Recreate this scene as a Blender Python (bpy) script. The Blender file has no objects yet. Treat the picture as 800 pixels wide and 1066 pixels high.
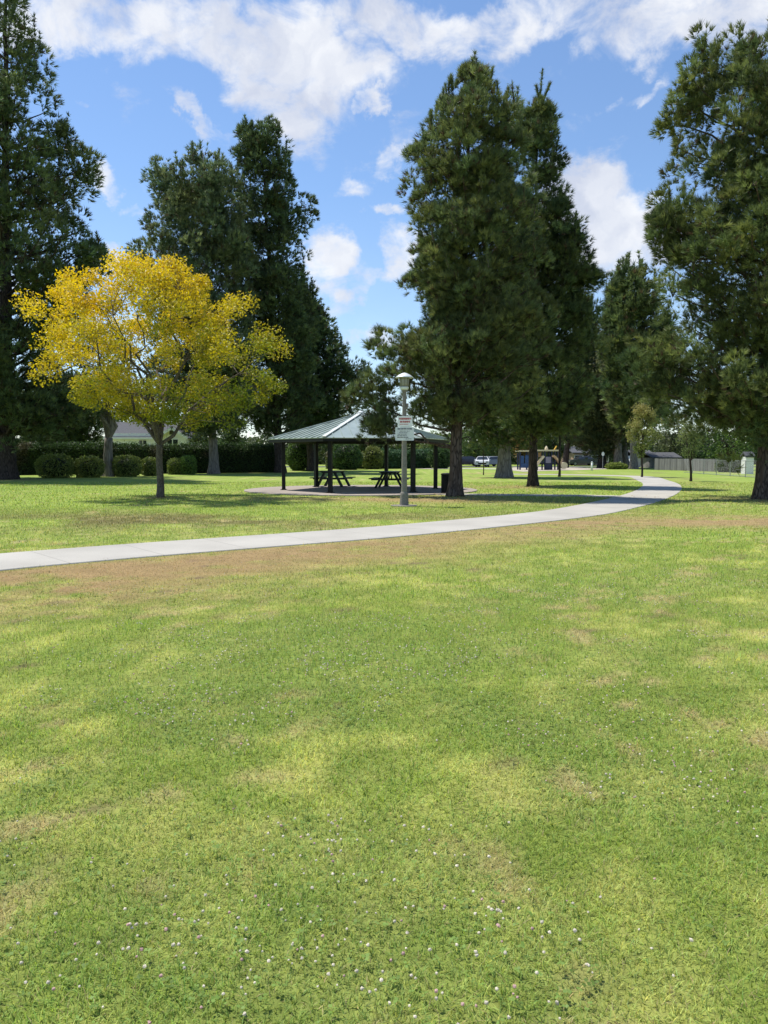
import bpy, math, random
import numpy as np
from mathutils import Vector

R = math.radians
rng = np.random.default_rng(7)
random.seed(7)
scene = bpy.context.scene
col = scene.collection

# ------------------------------------------------------------------ camera
EYE = 1.6
FPX, CX, CY, VH = 800.0, 400.0, 533.0, 474.0
TH = math.atan((CY - VH) / FPX)
cs, sn = math.cos(TH), math.sin(TH)

cam_d = bpy.data.cameras.new('camera')
cam = bpy.data.objects.new('camera', cam_d)
col.objects.link(cam)
cam.location = (0, 0, EYE)
cam.rotation_euler = (R(90) - TH, 0, 0)
cam_d.sensor_fit = 'VERTICAL'
cam_d.sensor_height = 36
cam_d.sensor_width = 36
cam_d.lens = 36 * FPX / 1066.0
cam_d.clip_start = 0.05
cam_d.clip_end = 3000
scene.camera = cam


def ray(u, v):
    t = -(v - CY) / FPX
    return (u - CX) / FPX, cs + t * sn, -sn + t * cs


def G(u, v):
    """ground point seen at photo position (u, v)"""
    x, y, z = ray(u, v)
    s = EYE / -z
    return np.array((x * s, y * s, 0.0))


def P(u, v, Y):
    """point at depth Y seen at photo position (u, v)"""
    x, y, z = ray(u, v)
    s = Y / y
    return np.array((x * s, Y, EYE + z * s))


# ------------------------------------------------------------------ noise
def _h(ix, iy, seed):
    n = (ix.astype(np.int64) * 374761393 + iy.astype(np.int64) * 668265263 + seed * 1442695) & 0xffffffff
    n = ((n ^ (n >> 13)) * 1274126177) & 0xffffffff
    n = n ^ (n >> 16)
    return (n & 0xffff) / 65535.0


def vnoise(x, y, seed=0):
    x = np.asarray(x, float); y = np.asarray(y, float)
    ix, iy = np.floor(x), np.floor(y)
    fx, fy = x - ix, y - iy
    fx = fx * fx * (3 - 2 * fx); fy = fy * fy * (3 - 2 * fy)
    a, b = _h(ix, iy, seed), _h(ix + 1, iy, seed)
    c, d = _h(ix, iy + 1, seed), _h(ix + 1, iy + 1, seed)
    return (a + (b - a) * fx) * (1 - fy) + (c + (d - c) * fx) * fy


def fbm(x, y, seed=0, oct=4):
    s, a, t = 0, 1.0, 0
    for o in range(oct):
        s = s + a * vnoise(np.asarray(x) * 2 ** o + 13.7 * o, np.asarray(y) * 2 ** o + 7.3 * o, seed + o)
        t += a; a *= 0.55
    return s / t


def smooth(a, b, x):
    t = np.clip((x - a) / (b - a), 0, 1)
    return t * t * (3 - 2 * t)


# ------------------------------------------------------------------ mesh building
class MB:
    def __init__(self):
        self.v, self.f, self.c, self.n = [], [], [], 0

    def add(self, v, faces, c=None):
        v = np.asarray(v, float).reshape(-1, 3)
        if not isinstance(faces, (list, tuple)) or (len(faces) and np.isscalar(faces[0][0])):
            faces = [faces] if isinstance(faces, np.ndarray) else [np.array([f]) for f in faces]
        for f in faces:
            self.f.append(np.asarray(f, np.int64) + self.n)
        self.v.append(v)
        if c is None:
            c = (1, 1, 1)
        c = np.asarray(c, float)
        self.c.append(np.broadcast_to(c, (len(v), 3)) if c.ndim == 1 else c)
        self.n += len(v)
        return self

    def box(self, c, s, rz=0.0, col=None):
        c = np.asarray(c, float); hx, hy, hz = np.asarray(s, float) / 2
        v = np.array([(x, y, z) for z in (-hz, hz) for x, y in ((-hx, -hy), (hx, -hy), (hx, hy), (-hx, hy))])
        ca, sa = math.cos(rz), math.sin(rz)
        v = np.stack([v[:, 0] * ca - v[:, 1] * sa, v[:, 0] * sa + v[:, 1] * ca, v[:, 2]], 1) + c
        return self.add(v, np.array([(3, 2, 1, 0), (4, 5, 6, 7), (0, 1, 5, 4), (1, 2, 6, 5), (2, 3, 7, 6), (3, 0, 4, 7)]), col)

    def beam(self, a, b, w, h, col=None, up=(0, 0, 1)):
        a, b = np.asarray(a, float), np.asarray(b, float)
        d = (b - a) / np.linalg.norm(b - a)
        s = np.cross(d, up)
        if np.linalg.norm(s) < 1e-5:
            s = np.array((1.0, 0, 0))
        s /= np.linalg.norm(s); t = np.cross(s, d)
        v = []
        for p in (a, b):
            for i, j in ((-1, -1), (1, -1), (1, 1), (-1, 1)):
                v.append(p + s * i * w / 2 + t * j * h / 2)
        return self.add(v, np.array([(3, 2, 1, 0), (4, 5, 6, 7), (0, 1, 5, 4), (1, 2, 6, 5), (2, 3, 7, 6), (3, 0, 4, 7)]), col)

    def tube(self, pts, rad, n=6, col=None, cap=True, jit=0.0, seed=0):
        pts = np.asarray(pts, float); m = len(pts)
        rad = np.broadcast_to(np.asarray(rad, float), (m,))
        d = np.gradient(pts, axis=0)
        d /= np.linalg.norm(d, axis=1)[:, None] + 1e-9
        ref = np.array((0.31, 0.95, 0.05)) if abs(d[:, 2]).mean() > 0.5 else np.array((0.05, 0.1, 1.0))
        s = np.cross(d, ref); s /= np.linalg.norm(s, axis=1)[:, None] + 1e-9
        t = np.cross(d, s)
        a = np.arange(n) * 2 * math.pi / n
        rr = rad[:, None] * np.ones((m, n))
        if jit:
            rr = rr * (1 + jit * (vnoise(np.arange(n)[None, :] * 1.7 + seed * 9.1, np.arange(m)[:, None] * 0.6 + seed, seed) - 0.5) * 2)
        v = pts[:, None, :] + rr[:, :, None] * (np.cos(a)[None, :, None] * s[:, None, :] + np.sin(a)[None, :, None] * t[:, None, :])
        i = np.arange(m - 1)[:, None] * n; j = np.arange(n)[None, :]; k = (j + 1) % n
        f = np.stack([i + j, i + k, i + n + k, i + n + j], -1).reshape(-1, 4)[:, ::-1]
        fs = [f]
        if cap:
            fs += [np.arange(n)[None, :], ((m - 1) * n + np.arange(n))[::-1][None, :]]
        return self.add(v.reshape(-1, 3), fs, col)

    def lathe(self, prof, n=20, c=(0, 0, 0), col=None):
        """prof: (radius, z) from the bottom up"""
        a = np.arange(n) * 2 * math.pi / n
        v = np.array([[(r * math.cos(x) + c[0], r * math.sin(x) + c[1], z + c[2]) for x in a] for r, z in prof])
        m = len(prof)
        i = np.arange(m - 1)[:, None] * n; j = np.arange(n)[None, :]; k = (j + 1) % n
        f = np.stack([i + j, i + k, i + n + k, i + n + j], -1).reshape(-1, 4)
        return self.add(v.reshape(-1, 3), [f, np.arange(n)[::-1][None, :], ((m - 1) * n + np.arange(n))[None, :]], col)

    def prism(self, poly, z0, z1, col=None):
        poly = np.asarray(poly, float); n = len(poly)
        v = np.concatenate([np.c_[poly, np.full(n, z0)], np.c_[poly, np.full(n, z1)]])
        j = np.arange(n); k = (j + 1) % n
        return self.add(v, [np.stack([j, k, n + k, n + j], 1), np.arange(n)[::-1][None, :], (n + np.arange(n))[None, :]], col)

    def sphere(self, c, r, nu=8, nv=5, col=None, sc=(1, 1, 1)):
        pr = [(max(1e-3, math.sin(math.pi * i / nv)) * r, -math.cos(math.pi * i / nv) * r) for i in range(nv + 1)]
        a = np.arange(nu) * 2 * math.pi / nu
        v = np.array([[(q * math.cos(x) * sc[0] + c[0], q * math.sin(x) * sc[1] + c[1], z * sc[2] + c[2]) for x in a] for q, z in pr])
        i = np.arange(nv)[:, None] * nu; j = np.arange(nu)[None, :]; k = (j + 1) % nu
        return self.add(v.reshape(-1, 3), np.stack([i + j, i + k, i + nu + k, i + nu + j], -1).reshape(-1, 4), col)

    def build(self, name, mat, parent=None, smooth=False, kind=None):
        v = np.concatenate(self.v); c = np.concatenate(self.c)
        p = parent
        while p is not None:
            v = v - np.array(p.location); p = p.parent
        me = bpy.data.meshes.new(name)
        me.vertices.add(len(v)); me.vertices.foreach_set('co', v.astype(np.float32).ravel())
        lens = np.concatenate([np.full(len(f), f.shape[1]) for f in self.f])
        idx = np.concatenate([f.ravel() for f in self.f])
        me.loops.add(len(idx)); me.loops.foreach_set('vertex_index', idx.astype(np.int32))
        me.polygons.add(len(lens))
        me.polygons.foreach_set('loop_start', np.concatenate([[0], np.cumsum(lens)[:-1]]).astype(np.int32))
        me.polygons.foreach_set('use_smooth', np.full(len(lens), bool(smooth)))
        me.update(calc_edges=True)
        at = me.attributes.new('tint', 'FLOAT_COLOR', 'POINT')
        at.data.foreach_set('color', np.c_[c, np.ones(len(c))].astype(np.float32).ravel())
        me.materials.append(mat)
        o = bpy.data.objects.new(name, me)
        col.objects.link(o)
        if parent is not None:
            o.parent = parent
        if kind:
            o['kind'] = kind
        return o


def tag(o, label, cat, group=None):
    o['label'] = label; o['category'] = cat
    if group:
        o['group'] = group
    return o


def thing(name, label, cat, loc=(0, 0, 0), group=None):
    o = bpy.data.objects.new(name, None)
    o.empty_display_size = 0.2
    col.objects.link(o)
    o.location = tuple(float(q) for q in loc)
    return tag(o, label, cat, group)


def copy_tree(o, parent=None):
    c = o.copy(); col.objects.link(c); c.parent = parent
    for ch in list(o.children):
        copy_tree(ch, c)
    return c


# ------------------------------------------------------------------ materials
def new_mat(name):
    m = bpy.data.materials.new(name); m.use_nodes = True
    nt = m.node_tree; nt.nodes.clear()
    out = nt.nodes.new('ShaderNodeOutputMaterial')
    return m, nt, out


def N(nt, typ, **kw):
    n = nt.nodes.new(typ)
    for k, v in kw.items():
        if k.startswith('in_'):
            n.inputs[k[3:].replace('_', ' ')].default_value = v
        else:
            setattr(n, k, v)
    return n


def mat_leaf(name, trans=0.22, rough=0.55, spec=0.25):
    m, nt, out = new_mat(name)
    at = N(nt, 'ShaderNodeAttribute', attribute_name='tint')
    b = N(nt, 'ShaderNodeBsdfPrincipled')
    b.inputs['Roughness'].default_value = rough
    b.inputs['Specular IOR Level'].default_value = spec
    t = N(nt, 'ShaderNodeBsdfTranslucent')
    hs = N(nt, 'ShaderNodeHueSaturation'); hs.inputs['Value'].default_value = 1.5; hs.inputs['Saturation'].default_value = 1.1
    mx = N(nt, 'ShaderNodeMixShader'); mx.inputs[0].default_value = trans
    L = nt.links
    L.new(at.outputs['Color'], b.inputs['Base Color'])
    L.new(at.outputs['Color'], hs.inputs['Color']); L.new(hs.outputs[0], t.inputs['Color'])
    L.new(b.outputs[0], mx.inputs[1]); L.new(t.outputs[0], mx.inputs[2])
    L.new(mx.outputs[0], out.inputs['Surface'])
    return m


def mat_noise(name, c1, c2, scale=8, rough=0.7, metal=0.0, bump=0.0, bscale=None, stretch=(1, 1, 1), detail=6, spec=0.4, tint=False):
    """two procedural colours mixed by a noise in object space, with bump"""
    m, nt, out = new_mat(name)
    L = nt.links
    tc = N(nt, 'ShaderNodeTexCoord'); mp = N(nt, 'ShaderNodeMapping')
    mp.inputs['Scale'].default_value = stretch
    L.new(tc.outputs['Object'], mp.inputs['Vector'])
    no = N(nt, 'ShaderNodeTexNoise'); no.inputs['Scale'].default_value = scale; no.inputs['Detail'].default_value = detail
    L.new(mp.outputs[0], no.inputs['Vector'])
    rp = N(nt, 'ShaderNodeValToRGB')
    rp.color_ramp.elements[0].position = 0.32; rp.color_ramp.elements[1].position = 0.68
    rp.color_ramp.elements[0].color = (*c1, 1); rp.color_ramp.elements[1].color = (*c2, 1)
    L.new(no.outputs['Fac'], rp.inputs['Fac'])
    b = N(nt, 'ShaderNodeBsdfPrincipled')
    b.inputs['Roughness'].default_value = rough; b.inputs['Metallic'].default_value = metal
    b.inputs['Specular IOR Level'].default_value = spec
    src = rp.outputs['Color']
    if tint:
        at = N(nt, 'ShaderNodeAttribute', attribute_name='tint')
        mm = N(nt, 'ShaderNodeMix', data_type='RGBA', blend_type='MULTIPLY'); mm.inputs[0].default_value = 1
        L.new(src, mm.inputs[6]); L.new(at.outputs['Color'], mm.inputs[7]); src = mm.outputs[2]
    L.new(src, b.inputs['Base Color'])
    if bump:
        n2 = N(nt, 'ShaderNodeTexNoise'); n2.inputs['Scale'].default_value = bscale or scale * 3; n2.inputs['Detail'].default_value = 4
        L.new(mp.outputs[0], n2.inputs['Vector'])
        bp = N(nt, 'ShaderNodeBump'); bp.inputs['Strength'].default_value = bump; bp.inputs['Distance'].default_value = 0.05
        L.new(n2.outputs['Fac'], bp.inputs['Height']); L.new(bp.outputs[0], b.inputs['Normal'])
    L.new(b.outputs[0], out.inputs['Surface'])
    return m


def mat_bark(name, c1, c2, c3, sc=9.0, stretch=0.22):
    m, nt, out = new_mat(name)
    L = nt.links
    tc = N(nt, 'ShaderNodeTexCoord'); mp = N(nt, 'ShaderNodeMapping')
    mp.inputs['Scale'].default_value = (1, 1, stretch)
    L.new(tc.outputs['Object'], mp.inputs['Vector'])
    vo = N(nt, 'ShaderNodeTexVoronoi', feature='DISTANCE_TO_EDGE'); vo.inputs['Scale'].default_value = sc
    no = N(nt, 'ShaderNodeTexNoise'); no.inputs['Scale'].default_value = sc * 0.9; no.inputs['Detail'].default_value = 6
    mv = N(nt, 'ShaderNodeMix', data_type='RGBA', blend_type='ADD'); mv.inputs[0].default_value = 0.18
    L.new(mp.outputs[0], no.inputs['Vector'])
    L.new(mp.outputs[0], mv.inputs[6]); L.new(no.outputs['Color'], mv.inputs[7]); L.new(mv.outputs[2], vo.inputs['Vector'])
    rp = N(nt, 'ShaderNodeValToRGB')
    rp.color_ramp.elements[0].position = 0.02; rp.color_ramp.elements[1].position = 0.22
    rp.color_ramp.elements[0].color = (*c1, 1); rp.color_ramp.elements[1].color = (*c2, 1)
    L.new(vo.outputs['Distance'], rp.inputs['Fac'])
    r2 = N(nt, 'ShaderNodeValToRGB')
    r2.color_ramp.elements[0].position = 0.45; r2.color_ramp.elements[1].position = 0.7
    r2.color_ramp.elements[0].color = (0, 0, 0, 1); r2.color_ramp.elements[1].color = (1, 1, 1, 1)
    L.new(no.outputs['Fac'], r2.inputs['Fac'])
    mx = N(nt, 'ShaderNodeMix', data_type='RGBA'); L.new(r2.outputs['Color'], mx.inputs[0])
    L.new(rp.outputs['Color'], mx.inputs[6]); mx.inputs[7].default_value = (*c3, 1)
    b = N(nt, 'ShaderNodeBsdfPrincipled'); b.inputs['Roughness'].default_value = 0.9; b.inputs['Specular IOR Level'].default_value = 0.15
    L.new(mx.outputs[2], b.inputs['Base Color'])
    bp = N(nt, 'ShaderNodeBump'); bp.inputs['Strength'].default_value = 0.9; bp.inputs['Distance'].default_value = 0.06
    L.new(rp.outputs['Color'], bp.inputs['Height']); L.new(bp.outputs[0], b.inputs['Normal'])
    L.new(b.outputs[0], out.inputs['Surface'])
    return m


M = {}
M['needle'] = mat_leaf('pine_needles', 0.27, 0.5, 0.3)
M['leaf'] = mat_leaf('leaf', 0.3, 0.5, 0.3)
M['grass'] = mat_leaf('grass_blade', 0.38, 0.55, 0.25)
M['petal'] = mat_leaf('clover_petal', 0.25, 0.7, 0.1)
M['bark_pine'] = mat_bark('pine_bark', (0.035, 0.028, 0.023), (0.135, 0.105, 0.085), (0.10, 0.07, 0.052))
M['bark_dark'] = mat_bark('dark_bark', (0.022, 0.018, 0.016), (0.085, 0.066, 0.056), (0.06, 0.046, 0.038))
M['bark_pale'] = mat_bark('pale_bark', (0.12, 0.105, 0.09), (0.27, 0.24, 0.205), (0.20, 0.175, 0.15), 7, 0.15)
M['bark_grey'] = mat_bark('grey_bark', (0.07, 0.058, 0.045), (0.165, 0.14, 0.11), (0.13, 0.115, 0.085), 14, 0.4)
M['concrete_post'] = mat_noise('concrete_post', (0.165, 0.15, 0.128), (0.25, 0.23, 0.20), 30, 0.85, bump=0.2)
M['black_metal'] = mat_noise('black_painted_steel', (0.004, 0.005, 0.005), (0.007, 0.009, 0.008), 6, 0.5, spec=0.25)
M['green_metal'] = mat_noise('dark_green_coated_steel', (0.006, 0.016, 0.014), (0.010, 0.024, 0.020), 10, 0.55, spec=0.25)
M['roof_metal'] = mat_noise('green_grey_metal_roof', (0.27, 0.34, 0.32), (0.37, 0.44, 0.42), 1.6, 0.38, metal=0.35, detail=8, spec=0.5)
M['cap_metal'] = mat_noise('pale_metal_cap', (0.62, 0.66, 0.65), (0.72, 0.75, 0.74), 3, 0.4, metal=0.2)
M['white_paint'] = mat_noise('white_paint', (0.70, 0.70, 0.68), (0.80, 0.80, 0.78), 3, 0.6)
M['grey_roof'] = mat_noise('grey_shingles', (0.055, 0.057, 0.062), (0.095, 0.097, 0.105), 12, 0.85, bump=0.3)
M['brick'] = mat_noise('brick_wall', (0.22, 0.10, 0.07), (0.30, 0.16, 0.11), 14, 0.85)
M['tan_wall'] = mat_noise('tan_stucco', (0.36, 0.25, 0.19), (0.42, 0.30, 0.23), 3, 0.9)
M['fence_wood'] = mat_noise('weathered_fence_boards', (0.12, 0.115, 0.115), (0.24, 0.23, 0.225), 2.5, 0.9, stretch=(6, 6, 0.4), tint=True)
M['galv'] = mat_noise('galvanised_steel', (0.20, 0.21, 0.215), (0.30, 0.31, 0.315), 20, 0.6, metal=0.3)
M['glass_dark'] = mat_noise('dark_window_glass', (0.02, 0.025, 0.03), (0.03, 0.036, 0.042), 3, 0.08, spec=0.8)
M['rubber'] = mat_noise('tyre_rubber', (0.015, 0.015, 0.015), (0.025, 0.025, 0.025), 10, 0.85)
M['play_blue'] = mat_noise('blue_play_panel', (0.018, 0.06, 0.17), (0.03, 0.085, 0.22), 4, 0.45)
M['play_navy'] = mat_noise('navy_play_steel', (0.014, 0.022, 0.07), (0.02, 0.03, 0.09), 4, 0.4)
M['play_cream'] = mat_noise('cream_plastic', (0.62, 0.52, 0.34), (0.70, 0.60, 0.42), 4, 0.5)
M['play_tan'] = mat_noise('tan_plastic', (0.50, 0.33, 0.19), (0.58, 0.40, 0.24), 4, 0.5)
M['play_lilac'] = mat_noise('lilac_panel', (0.28, 0.27, 0.36), (0.36, 0.34, 0.44), 4, 0.5)
M['yellow_paint'] = mat_noise('yellow_paint', (0.65, 0.40, 0.05), (0.72, 0.46, 0.08), 4, 0.5)
M['lens'] = mat_noise('frosted_lantern_panes', (0.22, 0.22, 0.20), (0.32, 0.32, 0.29), 9, 0.35)
M['sign_white'] = mat_noise('white_sign_sheet', (0.80, 0.80, 0.79), (0.86, 0.86, 0.85), 5, 0.45)
M['sign_pale'] = mat_noise('pale_grey_sign_sheet', (0.62, 0.65, 0.66), (0.76, 0.77, 0.76), 5, 0.45)
M['sign_red'] = mat_noise('faded_red_ink', (0.42, 0.04, 0.04), (0.50, 0.07, 0.06), 5, 0.6)
M['sign_ink'] = mat_noise('dark_ink', (0.06, 0.065, 0.09), (0.10, 0.105, 0.13), 5, 0.6)
M['bin'] = mat_noise('dark_green_slatted_steel', (0.004, 0.005, 0.005), (0.007, 0.009, 0.009), 8, 0.6, spec=0.2)


def car_paint(name, c):
    return mat_noise(name, c, tuple(x * 1.08 for x in c), 2, 0.25, spec=0.6)


# concrete of the path and the pad
def mat_concrete(name, base, joint):
    m, nt, out = new_mat(name)
    L = nt.links
    tc = N(nt, 'ShaderNodeTexCoord')
    n1 = N(nt, 'ShaderNodeTexNoise'); n1.inputs['Scale'].default_value = 0.7; n1.inputs['Detail'].default_value = 8
    n2 = N(nt, 'ShaderNodeTexNoise'); n2.inputs['Scale'].default_value = 60; n2.inputs['Detail'].default_value = 4
    L.new(tc.outputs['Object'], n1.inputs['Vector']); L.new(tc.outputs['Object'], n2.inputs['Vector'])
    rp = N(nt, 'ShaderNodeValToRGB')
    rp.color_ramp.elements[0].position = 0.3; rp.color_ramp.elements[1].position = 0.7
    rp.color_ramp.elements[0].color = (*[x * 0.86 for x in base], 1); rp.color_ramp.elements[1].color = (*[x * 1.08 for x in base], 1)
    L.new(n1.outputs['Fac'], rp.inputs['Fac'])
    r2 = N(nt, 'ShaderNodeMapRange'); r2.inputs[1].default_value = 0.3; r2.inputs[2].default_value = 0.7; r2.inputs[3].default_value = 0.85; r2.inputs[4].default_value = 1.1
    L.new(n2.outputs['Fac'], r2.inputs[0])
    mm = N(nt, 'ShaderNodeMix', data_type='RGBA', blend_type='MULTIPLY'); mm.inputs[0].default_value = 1
    L.new(rp.outputs['Color'], mm.inputs[6]); L.new(r2.outputs[0], mm.inputs[7])
    src = mm.outputs[2]
    if joint:
        at = N(nt, 'ShaderNodeAttribute', attribute_name='along')
        d = N(nt, 'ShaderNodeMath', operation='DIVIDE'); d.inputs[1].default_value = joint; L.new(at.outputs['Fac'], d.inputs[0])
        fr = N(nt, 'ShaderNodeMath', operation='FRACT'); L.new(d.outputs[0], fr.inputs[0])
        s = N(nt, 'ShaderNodeMath', operation='LESS_THAN'); s.inputs[1].default_value = 0.022 / joint; L.new(fr.outputs[0], s.inputs[0])
        mj = N(nt, 'ShaderNodeMix', data_type='RGBA'); L.new(s.outputs[0], mj.inputs[0]); L.new(src, mj.inputs[6]); mj.inputs[7].default_value = (*[x * 0.70 for x in base], 1)
        src = mj.outputs[2]
    b = N(nt, 'ShaderNodeBsdfPrincipled'); b.inputs['Roughness'].default_value = 0.9; b.inputs['Specular IOR Level'].default_value = 0.2
    L.new(src, b.inputs['Base Color'])
    L.new(b.outputs[0], out.inputs['Surface'])
    return m


M['path'] = mat_concrete('path_concrete', (0.42, 0.40, 0.352), 1.5)
M['pad'] = mat_concrete('pad_concrete', (0.34, 0.295, 0.255), 0)
M['asphalt'] = mat_noise('asphalt', (0.045, 0.045, 0.047), (0.065, 0.065, 0.066), 30, 0.9)

# lawn
m, nt, out = new_mat('lawn')
L = nt.links
at = N(nt, 'ShaderNodeAttribute', attribute_name='tint')
tc = N(nt, 'ShaderNodeTexCoord')
n1 = N(nt, 'ShaderNodeTexNoise'); n1.inputs['Scale'].default_value = 22; n1.inputs['Detail'].default_value = 8; n1.inputs['Roughness'].default_value = 0.7
L.new(tc.outputs['Object'], n1.inputs['Vector'])
n2 = N(nt, 'ShaderNodeTexNoise'); n2.inputs['Scale'].default_value = 2.2; n2.inputs['Detail'].default_value = 8; n2.inputs['Roughness'].default_value = 0.7
L.new(tc.outputs['Object'], n2.inputs['Vector'])
mr = N(nt, 'ShaderNodeMapRange'); mr.inputs[1].default_value = 0.3; mr.inputs[2].default_value = 0.7; mr.inputs[3].default_value = 0.6; mr.inputs[4].default_value = 1.25
L.new(n1.outputs['Fac'], mr.inputs[0])
mr2 = N(nt, 'ShaderNodeMapRange'); mr2.inputs[1].default_value = 0.3; mr2.inputs[2].default_value = 0.7; mr2.inputs[3].default_value = 0.8; mr2.inputs[4].default_value = 1.18
L.new(n2.outputs['Fac'], mr2.inputs[0])
mu = N(nt, 'ShaderNodeMath', operation='MULTIPLY'); L.new(mr.outputs[0], mu.inputs[0]); L.new(mr2.outputs[0], mu.inputs[1])
mm = N(nt, 'ShaderNodeMix', data_type='RGBA', blend_type='MULTIPLY'); mm.inputs[0].default_value = 1
L.new(at.outputs['Color'], mm.inputs[6]); L.new(mu.outputs[0], mm.inputs[7])
b = N(nt, 'ShaderNodeBsdfPrincipled'); b.inputs['Roughness'].default_value = 0.95; b.inputs['Specular IOR Level'].default_value = 0.1
L.new(mm.outputs[2], b.inputs['Base Color'])
bp = N(nt, 'ShaderNodeBump'); bp.inputs['Strength'].default_value = 0.7; bp.inputs['Distance'].default_value = 0.04
L.new(n1.outputs['Fac'], bp.inputs['Height']); L.new(bp.outputs[0], b.inputs['Normal'])
L.new(b.outputs[0], out.inputs['Surface'])
M['lawn'] = m


# ------------------------------------------------------------------ the path line
def catmull(pts, per=12):
    pts = np.asarray(pts, float); out = []
    q = np.vstack([2 * pts[0] - pts[1], pts, 2 * pts[-1] - pts[-2]])
    for i in range(1, len(q) - 2):
        p0, p1, p2, p3 = q[i - 1:i + 3]
        for t in np.arange(per) / per:
            out.append(0.5 * (2 * p1 + (p2 - p0) * t + (2 * p0 - 5 * p1 + 4 * p2 - p3) * t * t + (3 * p1 - p0 - 3 * p2 + p3) * t ** 3))
    out.append(pts[-1])
    return np.array(out)


PW = 1.9
outer = [G(u, v)[:2] for u, v in ((-330, 634), (-160, 613), (0, 594.5), (100, 585), (200, 576.5), (300, 568.5), (400, 560.5), (500, 551), (600, 540), (645, 533), (682, 523.5), (702, 516), (710, 509.5), (707, 504), (695, 500))]
oc = catmull(outer, 10)
tg = np.gradient(oc, axis=0); tg /= np.linalg.norm(tg, axis=1)[:, None]
PATH = oc + np.stack([-tg[:, 1], tg[:, 0]], 1) * PW / 2
tail = [PATH[-1], G(668, 496.4)[:2], G(640, 495.3)[:2], G(600, 494.4)[:2], G(520, 493.6)[:2]]
PATH = np.vstack([PATH[:-1], catmull(tail, 8)])
# even smoothing
for _ in range(6):
    PATH[1:-1] = 0.25 * PATH[:-2] + 0.5 * PATH[1:-1] + 0.25 * PATH[2:]
LINK = catmull([G(455, 514.5)[:2], G(520, 515.3)[:2], G(580, 515.8)[:2], G(620, 516.4)[:2], G(655, 517.5)[:2]], 8)


def dist_poly(x, y, poly):
    """unsigned distance and side (positive = on the camera's side) to a polyline"""
    best = np.full(len(x), 1e9); side = np.zeros(len(x)); par = np.zeros(len(x))
    acc = 0.0
    for a, b_ in zip(poly[:-1], poly[1:]):
        d = b_ - a; l2 = d @ d + 1e-12
        t = np.clip(((x - a[0]) * d[0] + (y - a[1]) * d[1]) / l2, 0, 1)
        px, py = a[0] + d[0] * t, a[1] + d[1] * t
        q = (x - px) ** 2 + (y - py) ** 2
        s = d[0] * (y - a[1]) - d[1] * (x - a[0])
        m_ = q < best
        best[m_] = q[m_]; side[m_] = -np.sign(s[m_]); par[m_] = acc + t[m_] * math.sqrt(l2)
        acc += math.sqrt(l2)
    return np.sqrt(best), side, par


PADC = np.array((-1.05, 35.3)); PADR = 5.3


# ------------------------------------------------------------------ lawn colours (true colour of the turf: lush, yellowed, dead)
def blob(x, y, u, v, rx, ry, f=1.0):
    c = G(u, v)
    w = 0.35 * (fbm(x * 0.9, y * 0.9, 71) - 0.5)
    return f * np.exp(-(((x - c[0]) / rx) ** 2 + ((y - c[1]) / ry) ** 2) * (1 + 2.2 * w))


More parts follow.
